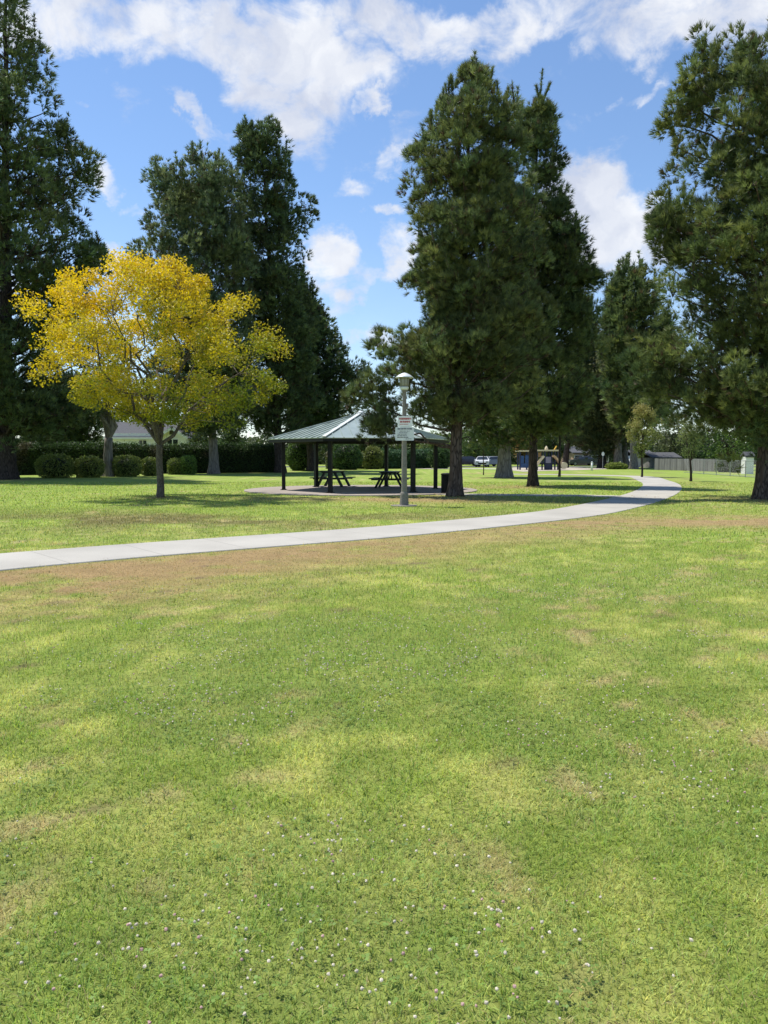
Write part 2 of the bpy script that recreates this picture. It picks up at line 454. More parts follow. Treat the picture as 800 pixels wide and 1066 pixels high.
def lawn_mask(x, y):
    x = np.asarray(x, float); y = np.asarray(y, float)
    d, s, par = dist_poly(x, y, PATH)
    near = s * d                      # metres on the camera's side of the path centre
    wob = fbm(x * 0.45, y * 0.45, 3)
    fine = fbm(x * 2.1, y * 2.1, 5)
    ux = x / np.maximum(y, 1)
    band = smooth(0.6, 1.3, near) * (1 - smooth(2.6, 5.4, near + (wob - 0.5) * 3.4))
    band = band * (1.0 - 0.35 * smooth(-0.1, 0.3, ux) - 0.5 * smooth(0.2, 0.42, ux))
    dead = band * smooth(0.30, 0.62, fine * 0.38 + wob * 0.42 + .30 * fbm(x * 7, y * 7, 9, 4))
    for u_, v_, r_ in ((474, 517, 1.5), (555, 506.8, 1.5), (800, 520.5, 2.0), (525, 497.6, 1.8), (167, 518.3, .8), (6, 499.5, 2.2), (223, 493.6, 1.6), (292, 492.4, 1.6)):
        dead = dead + blob(x, y, u_, v_, r_, r_ * .9, .75) * smooth(.25, .5, fine)
    dead = dead + blob(x, y, 590, 546, 2.2, 1.3, .55) * smooth(.35, .6, fine)
    dead = dead + blob(x, y, 790, 543, 2.6, 1.5, 1.3) * smooth(.2, .5, fine)
    dead = dead + blob(x, y, 470, 521, 3.0, 1.8, .6) + blob(x, y, 395, 520, 3.2, 1.5, .55) + blob(x, y, 300, 519, 2.5, 1.2, .45)
    dead = dead + blob(x, y, 515, 507.5, 2.0, 1.8, .45) + blob(x, y, 0, 530, 9, 2, .0)
    drab = blob(x, y, 60, 541, 6, 3.2, .55) + blob(x, y, 220, 542, 6, 2.6, .5) + blob(x, y, 420, 538, 6, 3.0, .4) + blob(x, y, 560, 524, 4, 3, .35)
    drab = drab * smooth(.3, .55, wob)
    patch = smooth(0.57, 0.70, fbm(x * 4.6, y * 4.0, 21, 5)) * 0.75 * smooth(.40, .58, fbm(x * .5 + 9, y * .5, 24, 3) + .06 * ux)
    patch = patch * smooth(0.3, 0.55, fbm(x * 5, y * 5, 23, 3))
    bare = smooth(0.69, 0.77, fbm(x * 3.1 + 31, y * 2.9, 25, 4)) * smooth(.45, .62, fbm(x * 8, y * 8, 27, 3)) * 0.7
    clover = smooth(0.36, 0.56, fbm(x * 0.8 + 3, y * 0.8, 31, 4))
    zone = (blob(x, y, 150, 930, 1.6, .9, 1.3) + blob(x, y, 60, 850, 1.6, .8, .8) + blob(x, y, 420, 770, 1.2, 1.6, 1.) + blob(x, y, 650, 625, 2.4, 2.6, .9)
            + blob(x, y, 250, 860, 1.2, .5, .8) + blob(x, y, 300, 660, 1.6, 1.5, .7) + blob(x, y, 420, 960, .8, .35, .8) + blob(x, y, 200, 720, 1.5, 1.1, .5))
    clover = np.clip(clover * np.clip(.22 + zone * .55, 0, .7), 0, 1)
    return np.clip(dead, 0, 1), np.clip(drab, 0, 1), np.clip(patch, 0, 1), np.clip(bare, 0, 1), clover


LUSH = np.array((0.245, 0.330, 0.064)); YELL = np.array((0.470, 0.500, 0.145)); DRAB = np.array((0.190, 0.180, 0.066))
DEAD = np.array((0.345, 0.242, 0.122)); STRAW = np.array((0.46, 0.39, 0.19)); SOIL = np.array((0.20, 0.14, 0.10)); CLOV = np.array((0.205, 0.295, 0.068))


def lawn_col(x, y):
    dead, drab, patch, bare, clover = lawn_mask(x, y)
    yel = smooth(0.36, 0.66, 0.62 * fbm(x * 2.3, y * 1.7, 41, 5) + 0.38 * fbm(np.asarray(x) * 0.16, np.asarray(y) * 0.16, 43, 3))
    far = smooth(16, 24, np.asarray(y))
    fine = fbm(x * 4.5, y * 3.8, 47, 4)
    c = LUSH + (YELL - LUSH) * np.clip(yel * (0.50 - 0.28 * far) + (fine - .5) * 2.2 * (1 - .6 * far), 0, 1)[:, None]
    for k, cc in ((clover * 0.7, CLOV), (drab, DRAB), (patch, STRAW), (dead * 0.92, DEAD), (bare, SOIL)):
        c = c + (cc - c) * k[:, None]
    return c


def axis_steps(a, b_, fine, far, grow=1.12):
    """spacing fine within a..b_, growing outwards to +-far"""
    mid = list(np.arange(a, b_ + 1e-6, fine)); s = fine; q = b_; hi = []
    while q < far[1]:
        s *= grow; q += s; hi.append(q)
    s = fine; q = a; lo = []
    while q > far[0]:
        s *= grow; q -= s; lo.append(q)
    return np.array(lo[::-1] + mid + hi)


gx = axis_steps(-9, 12, 0.16, (-700, 700)); gy = axis_steps(0.5, 24, 0.16, (-120, 1400), 1.06)
XX, YY = np.meshgrid(gx, gy)
xf, yf = XX.ravel(), YY.ravel()
hz = (fbm(xf * 0.35, yf * 0.35, 61, 3) - 0.5) * 0.05 * smooth(60, 20, yf) + 0
g = MB()
nx = len(gx)
i = (np.arange(len(gy) - 1)[:, None] * nx + np.arange(nx - 1)[None, :]).ravel()
dpath, _, _ = dist_poly(xf, yf, PATH); dlink, _, _ = dist_poly(xf, yf, LINK)
dpad = np.hypot(xf - PADC[0], yf - PADC[1]) - PADR
flat = np.minimum(np.minimum(dpath - 1.0, dlink - 0.7), dpad)
hz = hz * smooth(0.0, 1.2, flat) - 0.0
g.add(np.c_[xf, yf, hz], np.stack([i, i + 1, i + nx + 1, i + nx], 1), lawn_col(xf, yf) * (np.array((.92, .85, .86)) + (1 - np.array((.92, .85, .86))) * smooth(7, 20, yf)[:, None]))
g.build('ground', M['lawn'], smooth=True, kind='structure')


def strip(name, line, width, z, mat, thick=0.1):
    tg = np.gradient(line, axis=0); tg /= np.linalg.norm(tg, axis=1)[:, None]
    nrm = np.stack([-tg[:, 1], tg[:, 0]], 1)
    al = np.concatenate([[0], np.cumsum(np.linalg.norm(np.diff(line, axis=0), axis=1))])
    rows = []
    for off, zz in ((-.5, z - thick), (-.5, z - 0.012), (-.495, z), (.495, z), (.5, z - 0.012), (.5, z - thick)):
        p = line + nrm * off * width
        rows.append(np.c_[p, np.full(len(p), zz)])
    v = np.concatenate(rows); n = len(line)
    mb = MB(); fs = []
    for r in range(5):
        j = np.arange(n - 1)
        fs.append(np.stack([r * n + j, r * n + j + 1, (r + 1) * n + j + 1, (r + 1) * n + j], 1)[:, ::-1])
    mb.add(v, fs)
    o = mb.build(name, mat, kind='structure')
    a = o.data.attributes.new('along', 'FLOAT', 'POINT')
    a.data.foreach_set('value', np.tile(al, 6).astype(np.float32))
    return o


def resample(line, step):
    s = np.concatenate([[0], np.cumsum(np.linalg.norm(np.diff(line, axis=0), axis=1))])
    q = np.arange(0, s[-1], step)
    return np.stack([np.interp(q, s, line[:, 0]), np.interp(q, s, line[:, 1])], 1)


strip('path', resample(PATH, 0.3), PW, 0.018, M['path'])
strip('path', resample(LINK, 0.3), 1.25, 0.013, M['path'])
mb = MB()
a = np.linspace(0, 2 * math.pi, 72, endpoint=False)
mb.prism(np.c_[PADC[0] + PADR * np.cos(a), PADC[1] + PADR * np.sin(a)], -0.08, 0.042)
mb.build('pavement', M['pad'], kind='structure')
# pad by the playground, road far behind
pg = [G(528, 489.2)[:2], G(545, 491.2)[:2], G(570, 490.3)[:2], G(600, 489.6)[:2], G(640, 488.2)[:2], G(600, 486.4)[:2], G(535, 486.6)[:2]]
mb = MB(); mb.prism(pg, -0.05, 0.02); mb.build('pavement', mat_concrete('play_surface', (0.44, 0.39, 0.31), 0), kind='structure')
strip('path', np.array([G(440, 488.2)[:2], G(480, 487.9)[:2], G(530, 488.4)[:2]]), 4.0, 0.03, M['path'])
mb = MB(); mb.prism([(-160, 103), (200, 103), (200, 112), (-160, 112)], -0.05, 0.012); mb.build('road', M['asphalt'], kind='structure')

# ------------------------------------------------------------------ grass
def cross(a, b_):
    return np.cross(a, b_)


def unit(a):
    return a / (np.linalg.norm(a, axis=1)[:, None] + 1e-9)


def on_hard(x, y):
    d1, _, _ = dist_poly(x, y, PATH); d2, _, _ = dist_poly(x, y, LINK)
    dp = np.hypot(x - PADC[0], y - PADC[1])
    return (d1 < PW / 2 - 0.0) | (d2 < 0.62) | (dp < PADR)


def ground_z(x, y):
    dpath, _, _ = dist_poly(x, y, PATH); dlink, _, _ = dist_poly(x, y, LINK)
    dpad = np.hypot(x - PADC[0], y - PADC[1]) - PADR
    flat = np.minimum(np.minimum(dpath - 1.0, dlink - 0.7), dpad)
    return (fbm(x * 0.35, y * 0.35, 61, 3) - 0.5) * 0.05 * smooth(60, 20, y) * smooth(0, 1.2, flat)


def scatter(y0, y1, per_m2):
    w = y1 * 0.54 + 2.0
    n = int((y1 - y0) * 2 * w * per_m2)
    x = rng.uniform(-w, w, n); y = rng.uniform(y0, y1, n)
    k = (np.abs(x) < y * 0.54 + 2.0)
    x, y = x[k], y[k]
    k = ~on_hard(x, y)
    return x[k], y[k]


gr = MB()
for y0, y1, dens, hh, ww, seg in ((1.0, 3.2, 13000, 0.026, 0.0030, 2), (3.2, 5.2, 7500, 0.028, 0.0038, 2), (5.2, 8.5, 3400, 0.030, 0.0056, 1), (8.5, 14, 1400, 0.034, 0.009, 1), (14, 24, 420, 0.038, 0.016, 1), (24, 46, 80, 0.05, 0.03, 1)):
    x, y = scatter(y0, y1, dens)
    n = len(x)
    dead, drab, patch, bare, clover = lawn_mask(x, y)
    keep = rng.random(n) > np.clip(bare * 0.9 + dead * 0.35 + patch * .2, 0, 0.93)
    x, y = x[keep], y[keep]; n = len(x)
    dead, drab, patch = dead[keep], drab[keep], patch[keep]
    c = lawn_col(x, y)
    tuft = fbm(x * 3.2, y * 3.2, 81, 3)
    c = c * (rng.uniform(0.55, 1.50, n) * (0.80 + 0.40 * tuft))[:, None] * (1 + rng.normal(0, .10, (n, 1)) * np.array((1.0, .1, -.6)))
    st = rng.random(n) < 0.05 + 0.35 * patch + 0.3 * dead
    c[st] = STRAW * rng.uniform(0.6, 1.15, st.sum())[:, None]
    pale = rng.random(n) < 0.10
    c[pale] = c[pale] * np.array((1.35, 1.22, 1.2))
    h = hh * rng.uniform(0.5, 1.25, n) * (0.62 + 0.8 * tuft) * (1 - 0.55 * dead)
    az = rng.uniform(0, 2 * math.pi, n); lean = rng.uniform(0.2, 1.25, n)
    d = np.c_[np.cos(az) * np.sin(lean), np.sin(az) * np.sin(lean), np.cos(lean)]
    sd = np.c_[-np.sin(az), np.cos(az), np.zeros(n)]
    rot = rng.uniform(-0.8, 0.8, n)[:, None]
    sd = unit(sd + d * 0 + rot * np.c_[np.cos(az), np.sin(az), np.zeros(n)])
    w = ww * rng.uniform(0.6, 1.3, n)
    base = np.c_[x, y, ground_z(x, y) - 0.003]
    L_ = h * 1.5
    if seg == 2:
        mid = base + d * (L_ * 0.55)[:, None]
        d2 = unit(d + np.c_[np.cos(az), np.sin(az), np.full(n, -0.25)] * 0.7)
        tip = mid + d2 * (L_ * 0.5)[:, None]
        v = np.stack([base - sd * w[:, None] / 2, base + sd * w[:, None] / 2, mid + sd * w[:, None] * 0.4, mid - sd * w[:, None] * 0.4, tip], 1)
        k = np.arange(n)[:, None] * 5
        f4 = k + np.array([[0, 1, 2, 3]]); f3 = k + np.array([[3, 2, 4]])
        gr.add(v.reshape(-1, 3), [f4, f3], np.repeat(c, 5, 0))
    else:
        tip = base + d * L_[:, None]
        v = np.stack([base - sd * w[:, None] / 2, base + sd * w[:, None] / 2, tip], 1)
        gr.add(v.reshape(-1, 3), np.arange(n * 3).reshape(-1, 3), np.repeat(c, 3, 0))
o = gr.build('grass', M['grass'], kind='stuff')
o['label'] = 'short mown green lawn grass with yellowed and dry patches'

# clover leaves and flower heads
cl = MB(); fl = MB()
x, y = scatter(1.0, 9.0, 900)
_, _, _, _, clo = lawn_mask(x, y)
k = rng.random(len(x)) < clo * 0.34
x, y = x[k], y[k]; n = len(x)
z = ground_z(x, y) + rng.uniform(0.02, 0.045, n)
c = np.array((0.175, 0.265, 0.060)) * rng.uniform(0.7, 1.35, n)[:, None]
a0 = rng.uniform(0, 6.28, n); r = rng.uniform(0.004, 0.0085, n)
for j in range(3):
    a = a0 + j * 2.094
    ctr = np.c_[x + np.cos(a) * r, y + np.sin(a) * r, z + rng.normal(0, 0.003, n)]
    t = np.c_[np.cos(a), np.sin(a), rng.normal(0.1, 0.25, n)]; s = np.c_[-np.sin(a), np.cos(a), rng.normal(0, 0.25, n)]
    v = np.stack([ctr - t * r[:, None], ctr + s * r[:, None] * .9, ctr + t * r[:, None], ctr - s * r[:, None] * .9], 1)
    cl.add(v.reshape(-1, 3), np.arange(n * 4).reshape(-1, 4), np.repeat(c, 4, 0))
o = cl.build('clover_leaves', M['grass'], kind='stuff'); o['label'] = 'small round clover leaves growing through the lawn'
x, y = scatter(1.2, 15.0, 260)
_, _, _, _, clo = lawn_mask(x, y)
k = rng.random(len(x)) < clo ** 1.2 * smooth(.36, .62, fbm(x * 2.6, y * 2.6, 91, 3)) * 1.15 * smooth(15, 4, y) + 0.003
x, y = x[k], y[k]; n = len(x)
z = ground_z(x, y) + rng.uniform(0.035, 0.06, n); r = rng.uniform(0.0032, 0.0066, n)
c = np.where(rng.random(n)[:, None] < 0.22, np.array((0.62, 0.42, 0.38)), np.array((0.76, 0.69, 0.56))) * rng.uniform(0.75, 1.1, n)[:, None]
nu, nv = 7, 4
sv = np.array([[(math.sin(math.pi * i_ / nv) * math.cos(2 * math.pi * j_ / nu), math.sin(math.pi * i_ / nv) * math.sin(2 * math.pi * j_ / nu), -math.cos(math.pi * i_ / nv) * .85) for j_ in range(nu)] for i_ in range(nv + 1)]).reshape(-1, 3)
ii = np.arange(nv)[:, None] * nu; jj = np.arange(nu)[None, :]; kk = (jj + 1) % nu
sf = np.stack([ii + jj, ii + kk, ii + nu + kk, ii + nu + jj], -1).reshape(-1, 4)
v = np.c_[x, y, z][:, None, :] + sv[None] * r[:, None, None] * (1 + rng.normal(0, .12, (n, len(sv), 1)))
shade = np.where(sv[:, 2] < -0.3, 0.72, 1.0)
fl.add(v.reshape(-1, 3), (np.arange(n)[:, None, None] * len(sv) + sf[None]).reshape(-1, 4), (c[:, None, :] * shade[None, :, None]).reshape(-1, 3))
o = fl.build('clover_blossoms', M['petal'], kind='stuff'); o['label'] = 'white and pinkish clover blossoms sprinkled over the lawn'

# fallen leaves and litter specks under trees
x = rng.normal(0, 1, 700); y = rng.normal(0, 1, 700)
spots = [G(474, 518), G(167, 519), G(800, 521), G(555, 507)]
lx, ly = [], []
for s_, sp in zip(((2.2, 1.6), (2.0, 1.6), (2, 1.5), (1.5, 1.5)), spots):
    lx.append(sp[0] + rng.normal(0, s_[0], 260)); ly.append(sp[1] + rng.normal(0, s_[1], 260))
x, y = np.concatenate(lx), np.concatenate(ly); n = len(x)
ctr = np.c_[x, y, np.full(n, 0.05)]
t = unit(np.c_[rng.normal(0, 1, n), rng.normal(0, 1, n), rng.normal(0, .2, n)]) * 0.04
s = unit(np.cross(t, np.c_[rng.normal(0, .3, n), rng.normal(0, .3, n), np.ones(n)])) * 0.022
c = np.where(rng.random(n)[:, None] < .5, np.array((0.24, 0.15, 0.07)), np.array((0.4, 0.32, 0.1))) * rng.uniform(.6, 1.2, n)[:, None]
lm = MB(); lm.add(np.stack([ctr - t, ctr + s, ctr + t, ctr - s], 1).reshape(-1, 3), np.arange(n * 4).reshape(-1, 4), c.repeat(4, 0))
o = lm.build('fallen_leaves', M['leaf'], kind='stuff'); o['label'] = 'dry fallen leaves and needles lying round the tree trunks'

# ------------------------------------------------------------------ trees
PINES = 'pine trees standing round the lawn'


class Prof:
    """crown outline: (v, left u, right u) rows read at the tree's own depth, turned into metres"""

    def __init__(self, base, prof, top=None):
        Y = base[1]; rows = []
        for v, a, b_ in prof:
            p, q = P(a, v, Y), P(b_, v, Y)
            rows.append((p[2], p[0], q[0]))
        rows.sort()
        r = np.array(rows)
        self.z, self.l, self.r = r[:, 0], r[:, 1], r[:, 2]
        self.X0, self.Y = base[0], Y
        self.xt = (self.l[-1] + self.r[-1]) / 2 if top is None else P(top[0], top[1], Y)[0]
        self.z0, self.z1 = self.z[0], self.z[-1]

    def ax(self, z):
        t = np.clip(np.asarray(z) / self.z1, 0, 1)
        return self.X0 + (self.xt - self.X0) * t

    def rad(self, z, a, lobe=0.0, seed=0):
        z = np.asarray(z, float)
        l = np.maximum(self.ax(z) - np.interp(z, self.z, self.l), 0.05)
        r = np.maximum(np.interp(z, self.z, self.r) - self.ax(z), 0.05)
        d = (l + r) / 2
        x = np.where(np.cos(a) > 0, r, l)
        q = 1 / np.sqrt((np.cos(a) / x) ** 2 + (np.sin(a) / d) ** 2)
        if lobe:
            q = q * np.minimum(1.03, 1 + lobe * 2 * (vnoise(z / max(0.8, 0.10 * (self.z1 - self.z0)) + seed, a * 1.3 + seed * 3.1, seed) - 0.55))
        return q

    def sample_z(self, n):
        zz = np.linspace(self.z0, self.z1, 200)
        w = np.interp(zz, self.z, self.r) - np.interp(zz, self.z, self.l)
        cdf = np.cumsum(w); cdf /= cdf[-1]
        return np.interp(rng.random(n), cdf, zz)


def needles(mb, pos, dr, nlen, nw, nn, c0, c1, brown=0.04, spread=0.5, droop=0.10, base_c=None):
    n = len(pos)
    tint = rng.random(n)[:, None] ** 1.3
    c = (np.asarray(c0) + (np.asarray(c1) - np.asarray(c0)) * tint) * np.array((3.1, 2.75, 3.2))
    if base_c is not None:
        c = c * base_c
    bm = rng.random(n) < brown
    c[bm] = np.array((0.105, 0.075, 0.045)) * rng.uniform(.6, 1.1, bm.sum())[:, None]
    d = np.repeat(dr, nn, 0) + rng.normal(0, spread, (n * nn, 3)) * 0.75
    d[:, 2] -= droop * rng.random(n * nn)
    d = unit(d)
    p = np.repeat(pos, nn, 0)
    ln = nlen * rng.uniform(0.65, 1.15, n * nn)[:, None]
    s = unit(np.cross(d, rng.normal(0, 1, (n * nn, 3)))) * (nw / 2) * rng.uniform(.7, 1.3, n * nn)[:, None]
    v = np.stack([p - s, p + s, p + d * ln * .6 + s * .7, p + d * ln], 1)
    cc = np.repeat(c, nn, 0) * rng.uniform(.85, 1.15, n * nn)[:, None]
    mb.add(v.reshape(-1, 3), np.arange(n * nn * 4).reshape(-1, 4), np.repeat(cc, 4, 0))


def limb_pts(a, b_, up=1.4, k=6, wob=0.05):
    t = np.linspace(0, 1, k)[:, None]
    p = a + (b_ - a) * t
    p[:, 2] = a[2] + (b_[2] - a[2]) * t[:, 0] ** up
    L_ = np.linalg.norm(b_ - a)
    p[1:-1] += rng.normal(0, wob * L_ * 0.5, (k - 2, 3))
    return p


def trunk_tube(mb, pts, r0, r1, n=14, flare=1.55, seed=1):
    pts = np.asarray(pts); z = pts[:, 2]
    t = (z - z[0]) / (z[-1] - z[0] + 1e-6)
    rad = r0 + (r1 - r0) * t ** 0.8
    rad = rad * (1 + (flare - 1) * np.exp(-(z - z[0]) / (r0 * 1.9)))
    mb.tube(pts, rad, n, jit=0.07, seed=seed)


def pine(name, label, base, prof, r0, seed, n_limb=110, clumps=5, tufts=13, cr=0.55, nlen=0.3, nw=0.03, nn=12,
         c0=(0.022, 0.036, 0.013), c1=(0.055, 0.082, 0.026), bark='bark_pine', top=None, extra=(), spires=(), lobe=0.2,
         upsweep=0.45, group=PINES, brown=0.04, cat='pine tree', t0=0.4, spike=14, bend=0.0, up_dir=0.55, dead=0):
    global rng
    rng = np.random.default_rng(seed)
    pr = Prof(base, prof, top)
    root = thing(name, label, cat, (base[0], base[1], 0), group)
    tr = MB()
    zz = np.concatenate([np.linspace(-0.1, 1.2, 6), np.linspace(1.6, pr.z1 * 0.97, 22)])
    off = bend * np.sin(np.clip(zz / pr.z1, 0, 1) * math.pi * 2.2) + 0.05 * np.sin(zz * 1.3 + seed)
    off *= np.clip(zz / 3, 0, 1)
    axp = np.c_[pr.ax(zz) + off, pr.Y + 0.6 * off + 0 * zz, zz]
    trunk_tube(tr, axp, r0, 0.03, seed=seed)
    axis_at = lambda z: np.array((np.interp(z, zz, axp[:, 0]), np.interp(z, zz, axp[:, 1]), z))
    cp, cd, cs_, ends_ = [], [], [], []
    ze = pr.sample_z(n_limb)
    az = (np.arange(n_limb) * 2.399963 + rng.normal(0, .35, n_limb)) % (2 * math.pi)
    for z, a in zip(ze, az):
        Rr = float(pr.rad(z, a, lobe, seed))
        q = axis_at(z)
        Re = max(.25, Rr - cr * .55)
        end = np.array((pr.ax(z) + Re * math.cos(a), pr.Y + Re * math.sin(a), z))
        if rng.random() < .75 and z > pr.z0 + .25 * (pr.z1 - pr.z0):
            ends_.append(end + np.array((math.cos(a), math.sin(a), 0)) * cr * .4)
        zs = max(pr.z0 * 0.75, z - Rr * upsweep * rng.uniform(.6, 1.3))
        st = axis_at(zs)
        pts = limb_pts(st, end, 1.35)
        rb = max(0.02, r0 * 0.24 * (1 - zs / pr.z1 * 0.75) * min(1, Rr / 2.5))
        tr.tube(pts, np.linspace(rb, 0.012 + rb * .12, len(pts)), 5, cap=False)
        m = max(2, int(clumps * min(1.25, 0.45 + Rr / (0.22 * (pr.z1 - pr.z0) + 1e-6))))
        for t in np.linspace(t0, 1.0, m):
            t = min(1, t + rng.normal(0, .05))
            i_ = t * (len(pts) - 1); lo = int(min(i_, len(pts) - 2)); p = pts[lo] + (pts[lo + 1] - pts[lo]) * (i_ - lo)
            jt = rng.normal(0, 1, 3) * (0.10 * Rr + 0.12) * (1.15 - 0.55 * t)
            cp.append(p + jt); cs_.append(cr * rng.uniform(.7, 1.25))
            out_ = np.array((math.cos(a), math.sin(a), 0.0))
            cd.append(out_ * 0.75 + np.array((0, 0, up_dir)))
    for (u, v, ru, rv, nc) in extra:
        ctr = P(u, v, pr.Y); sx, sz = ru * pr.Y / FPX, rv * pr.Y / FPX
        st = axis_at(max(pr.z0 * .6, min(pr.z1 * .9, ctr[2] - 0.35 * abs(ctr[0] - pr.ax(ctr[2])))))
        pts = limb_pts(st, ctr, 1.3, 7)
        tr.tube(pts, np.linspace(max(.03, r0 * .2), 0.02, 7), 5, cap=False)
        for _ in range(nc):
            cp.append(ctr + rng.normal(0, .5, 3) * np.array((sx, min(sx, sz), sz)) * 1.3); cs_.append(cr * rng.uniform(.6, 1.0))
            cd.append(np.array((np.sign(ctr[0] - st[0]) * .5, rng.normal(0, .3), up_dir)))
    cp, cd, cs_ = np.array(cp), np.array(cd), np.array(cs_)
    tn = tufts
    pos = np.repeat(cp, tn, 0); dr = np.repeat(cd, tn, 0); sc = np.repeat(cs_, tn)
    h = unit(rng.normal(0, 1, (len(pos), 3)) + dr * .75)
    pos = pos + h * np.array((1, 1, .8)) * (sc * rng.uniform(.35, 1.0, len(pos)) ** .6)[:, None]
    dr = unit(h * .75 + dr * .45 + np.array((0, 0, .35)) + rng.normal(0, .12, h.shape))
    bc = np.repeat(rng.uniform(.62, 1.4, len(cp)), tn)[:, None] * np.ones(3)
    warm = np.repeat(rng.random(len(cp)), tn)[:, None]
    bc = bc * (1 + (warm - .5) * np.array((.35, .12, -.1)))
    cr_mb = MB()
    needles(cr_mb, pos, dr, nlen, nw, nn, c0, c1, brown, base_c=bc)
    # candles: upright shoots at the top of the crown
    zt = pr.z0 + (pr.z1 - pr.z0) * rng.uniform(.80, 1.0, spike)
    for j, z in enumerate(zt):
        a = rng.uniform(0, 6.28); Rr = float(pr.rad(z, a)) * rng.uniform(.6, 1.0)
        b0 = np.array((pr.ax(z) + Rr * math.cos(a), pr.Y + Rr * math.sin(a), z - .2))
        h = rng.uniform(.25, .8) * (nlen / 0.3)
        cr_shoot(tr, cr_mb, b0, b0 + np.array((rng.normal(0, .08), rng.normal(0, .08), h)), nlen, nw, nn, c0, c1)
    for e_ in ends_:
        hh_ = rng.uniform(.3, .95) * (nlen / .3)
        cr_shoot(tr, cr_mb, e_, e_ + np.array((rng.normal(0, .1), rng.normal(0, .1), hh_)), nlen, nw, nn, c0, c1, 5)
    for (u0, v0, u1, v1) in spires:
        cr_shoot(tr, cr_mb, P(u0, v0, pr.Y), P(u1, v1, pr.Y), nlen * .9, nw, nn, c0, c1, 16)
    # bare dead twigs under the crown
    for _ in range(dead):
        z = rng.uniform(pr.z0 * .7, pr.z0 + (pr.z1 - pr.z0) * .35); a = rng.uniform(0, 6.28)
        Rr = float(pr.rad(max(z, pr.z0), a)) * rng.uniform(.5, .95)
        st = axis_at(z); en = st + np.array((math.cos(a) * Rr, math.sin(a) * Rr, rng.uniform(-.1, .35) * Rr))
        pts = limb_pts(st, en, 1.0, 7, .08); tr.tube(pts, np.linspace(.035, .008, 7), 4, cap=False)
        for _k in range(4):
            i_ = rng.integers(2, 6); e2 = pts[i_] + rng.normal(0, .22, 3) * Rr
            tr.tube(limb_pts(pts[i_], e2, 1, 4, .08), np.linspace(.014, .005, 4), 3, cap=False)
    tr.build('trunk', M[bark], root, smooth=True)
    cr_mb.build('crown', M['needle'], root)
    return root


def cr_shoot(tr, mb, a, b_, nlen, nw, nn, c0, c1, k=7):
    t = np.linspace(0, 1, k)[:, None]
    p = a + (b_ - a) * t
    tr.tube(p, np.linspace(.03, .012, k), 4, cap=False)
    pos = np.repeat(p, 2, 0)
    needles(mb, pos, np.tile(np.array((0, 0, .9)), (len(pos), 1)), nlen * .75, nw, nn, c0, c1, 0.02, spread=.55)


def leaves(mb, pos, size, c, flat=0.5, aspect=0.55):
    n = len(pos)
    nrm = unit(rng.normal(0, 1, (n, 3)) + np.array((0, 0, flat)))
    t = unit(np.cross(nrm, rng.normal(0, 1, (n, 3)))); s = np.cross(nrm, t)
    L_ = size * rng.uniform(.65, 1.3, n)[:, None] / 2
    fold = nrm * L_ * .25
    v = np.stack([pos - t * L_, pos + s * L_ * aspect + fold, pos + t * L_, pos - s * L_ * aspect + fold], 1)
    mb.add(v.reshape(-1, 3), np.arange(n * 4).reshape(-1, 4), np.repeat(c, 4, 0))


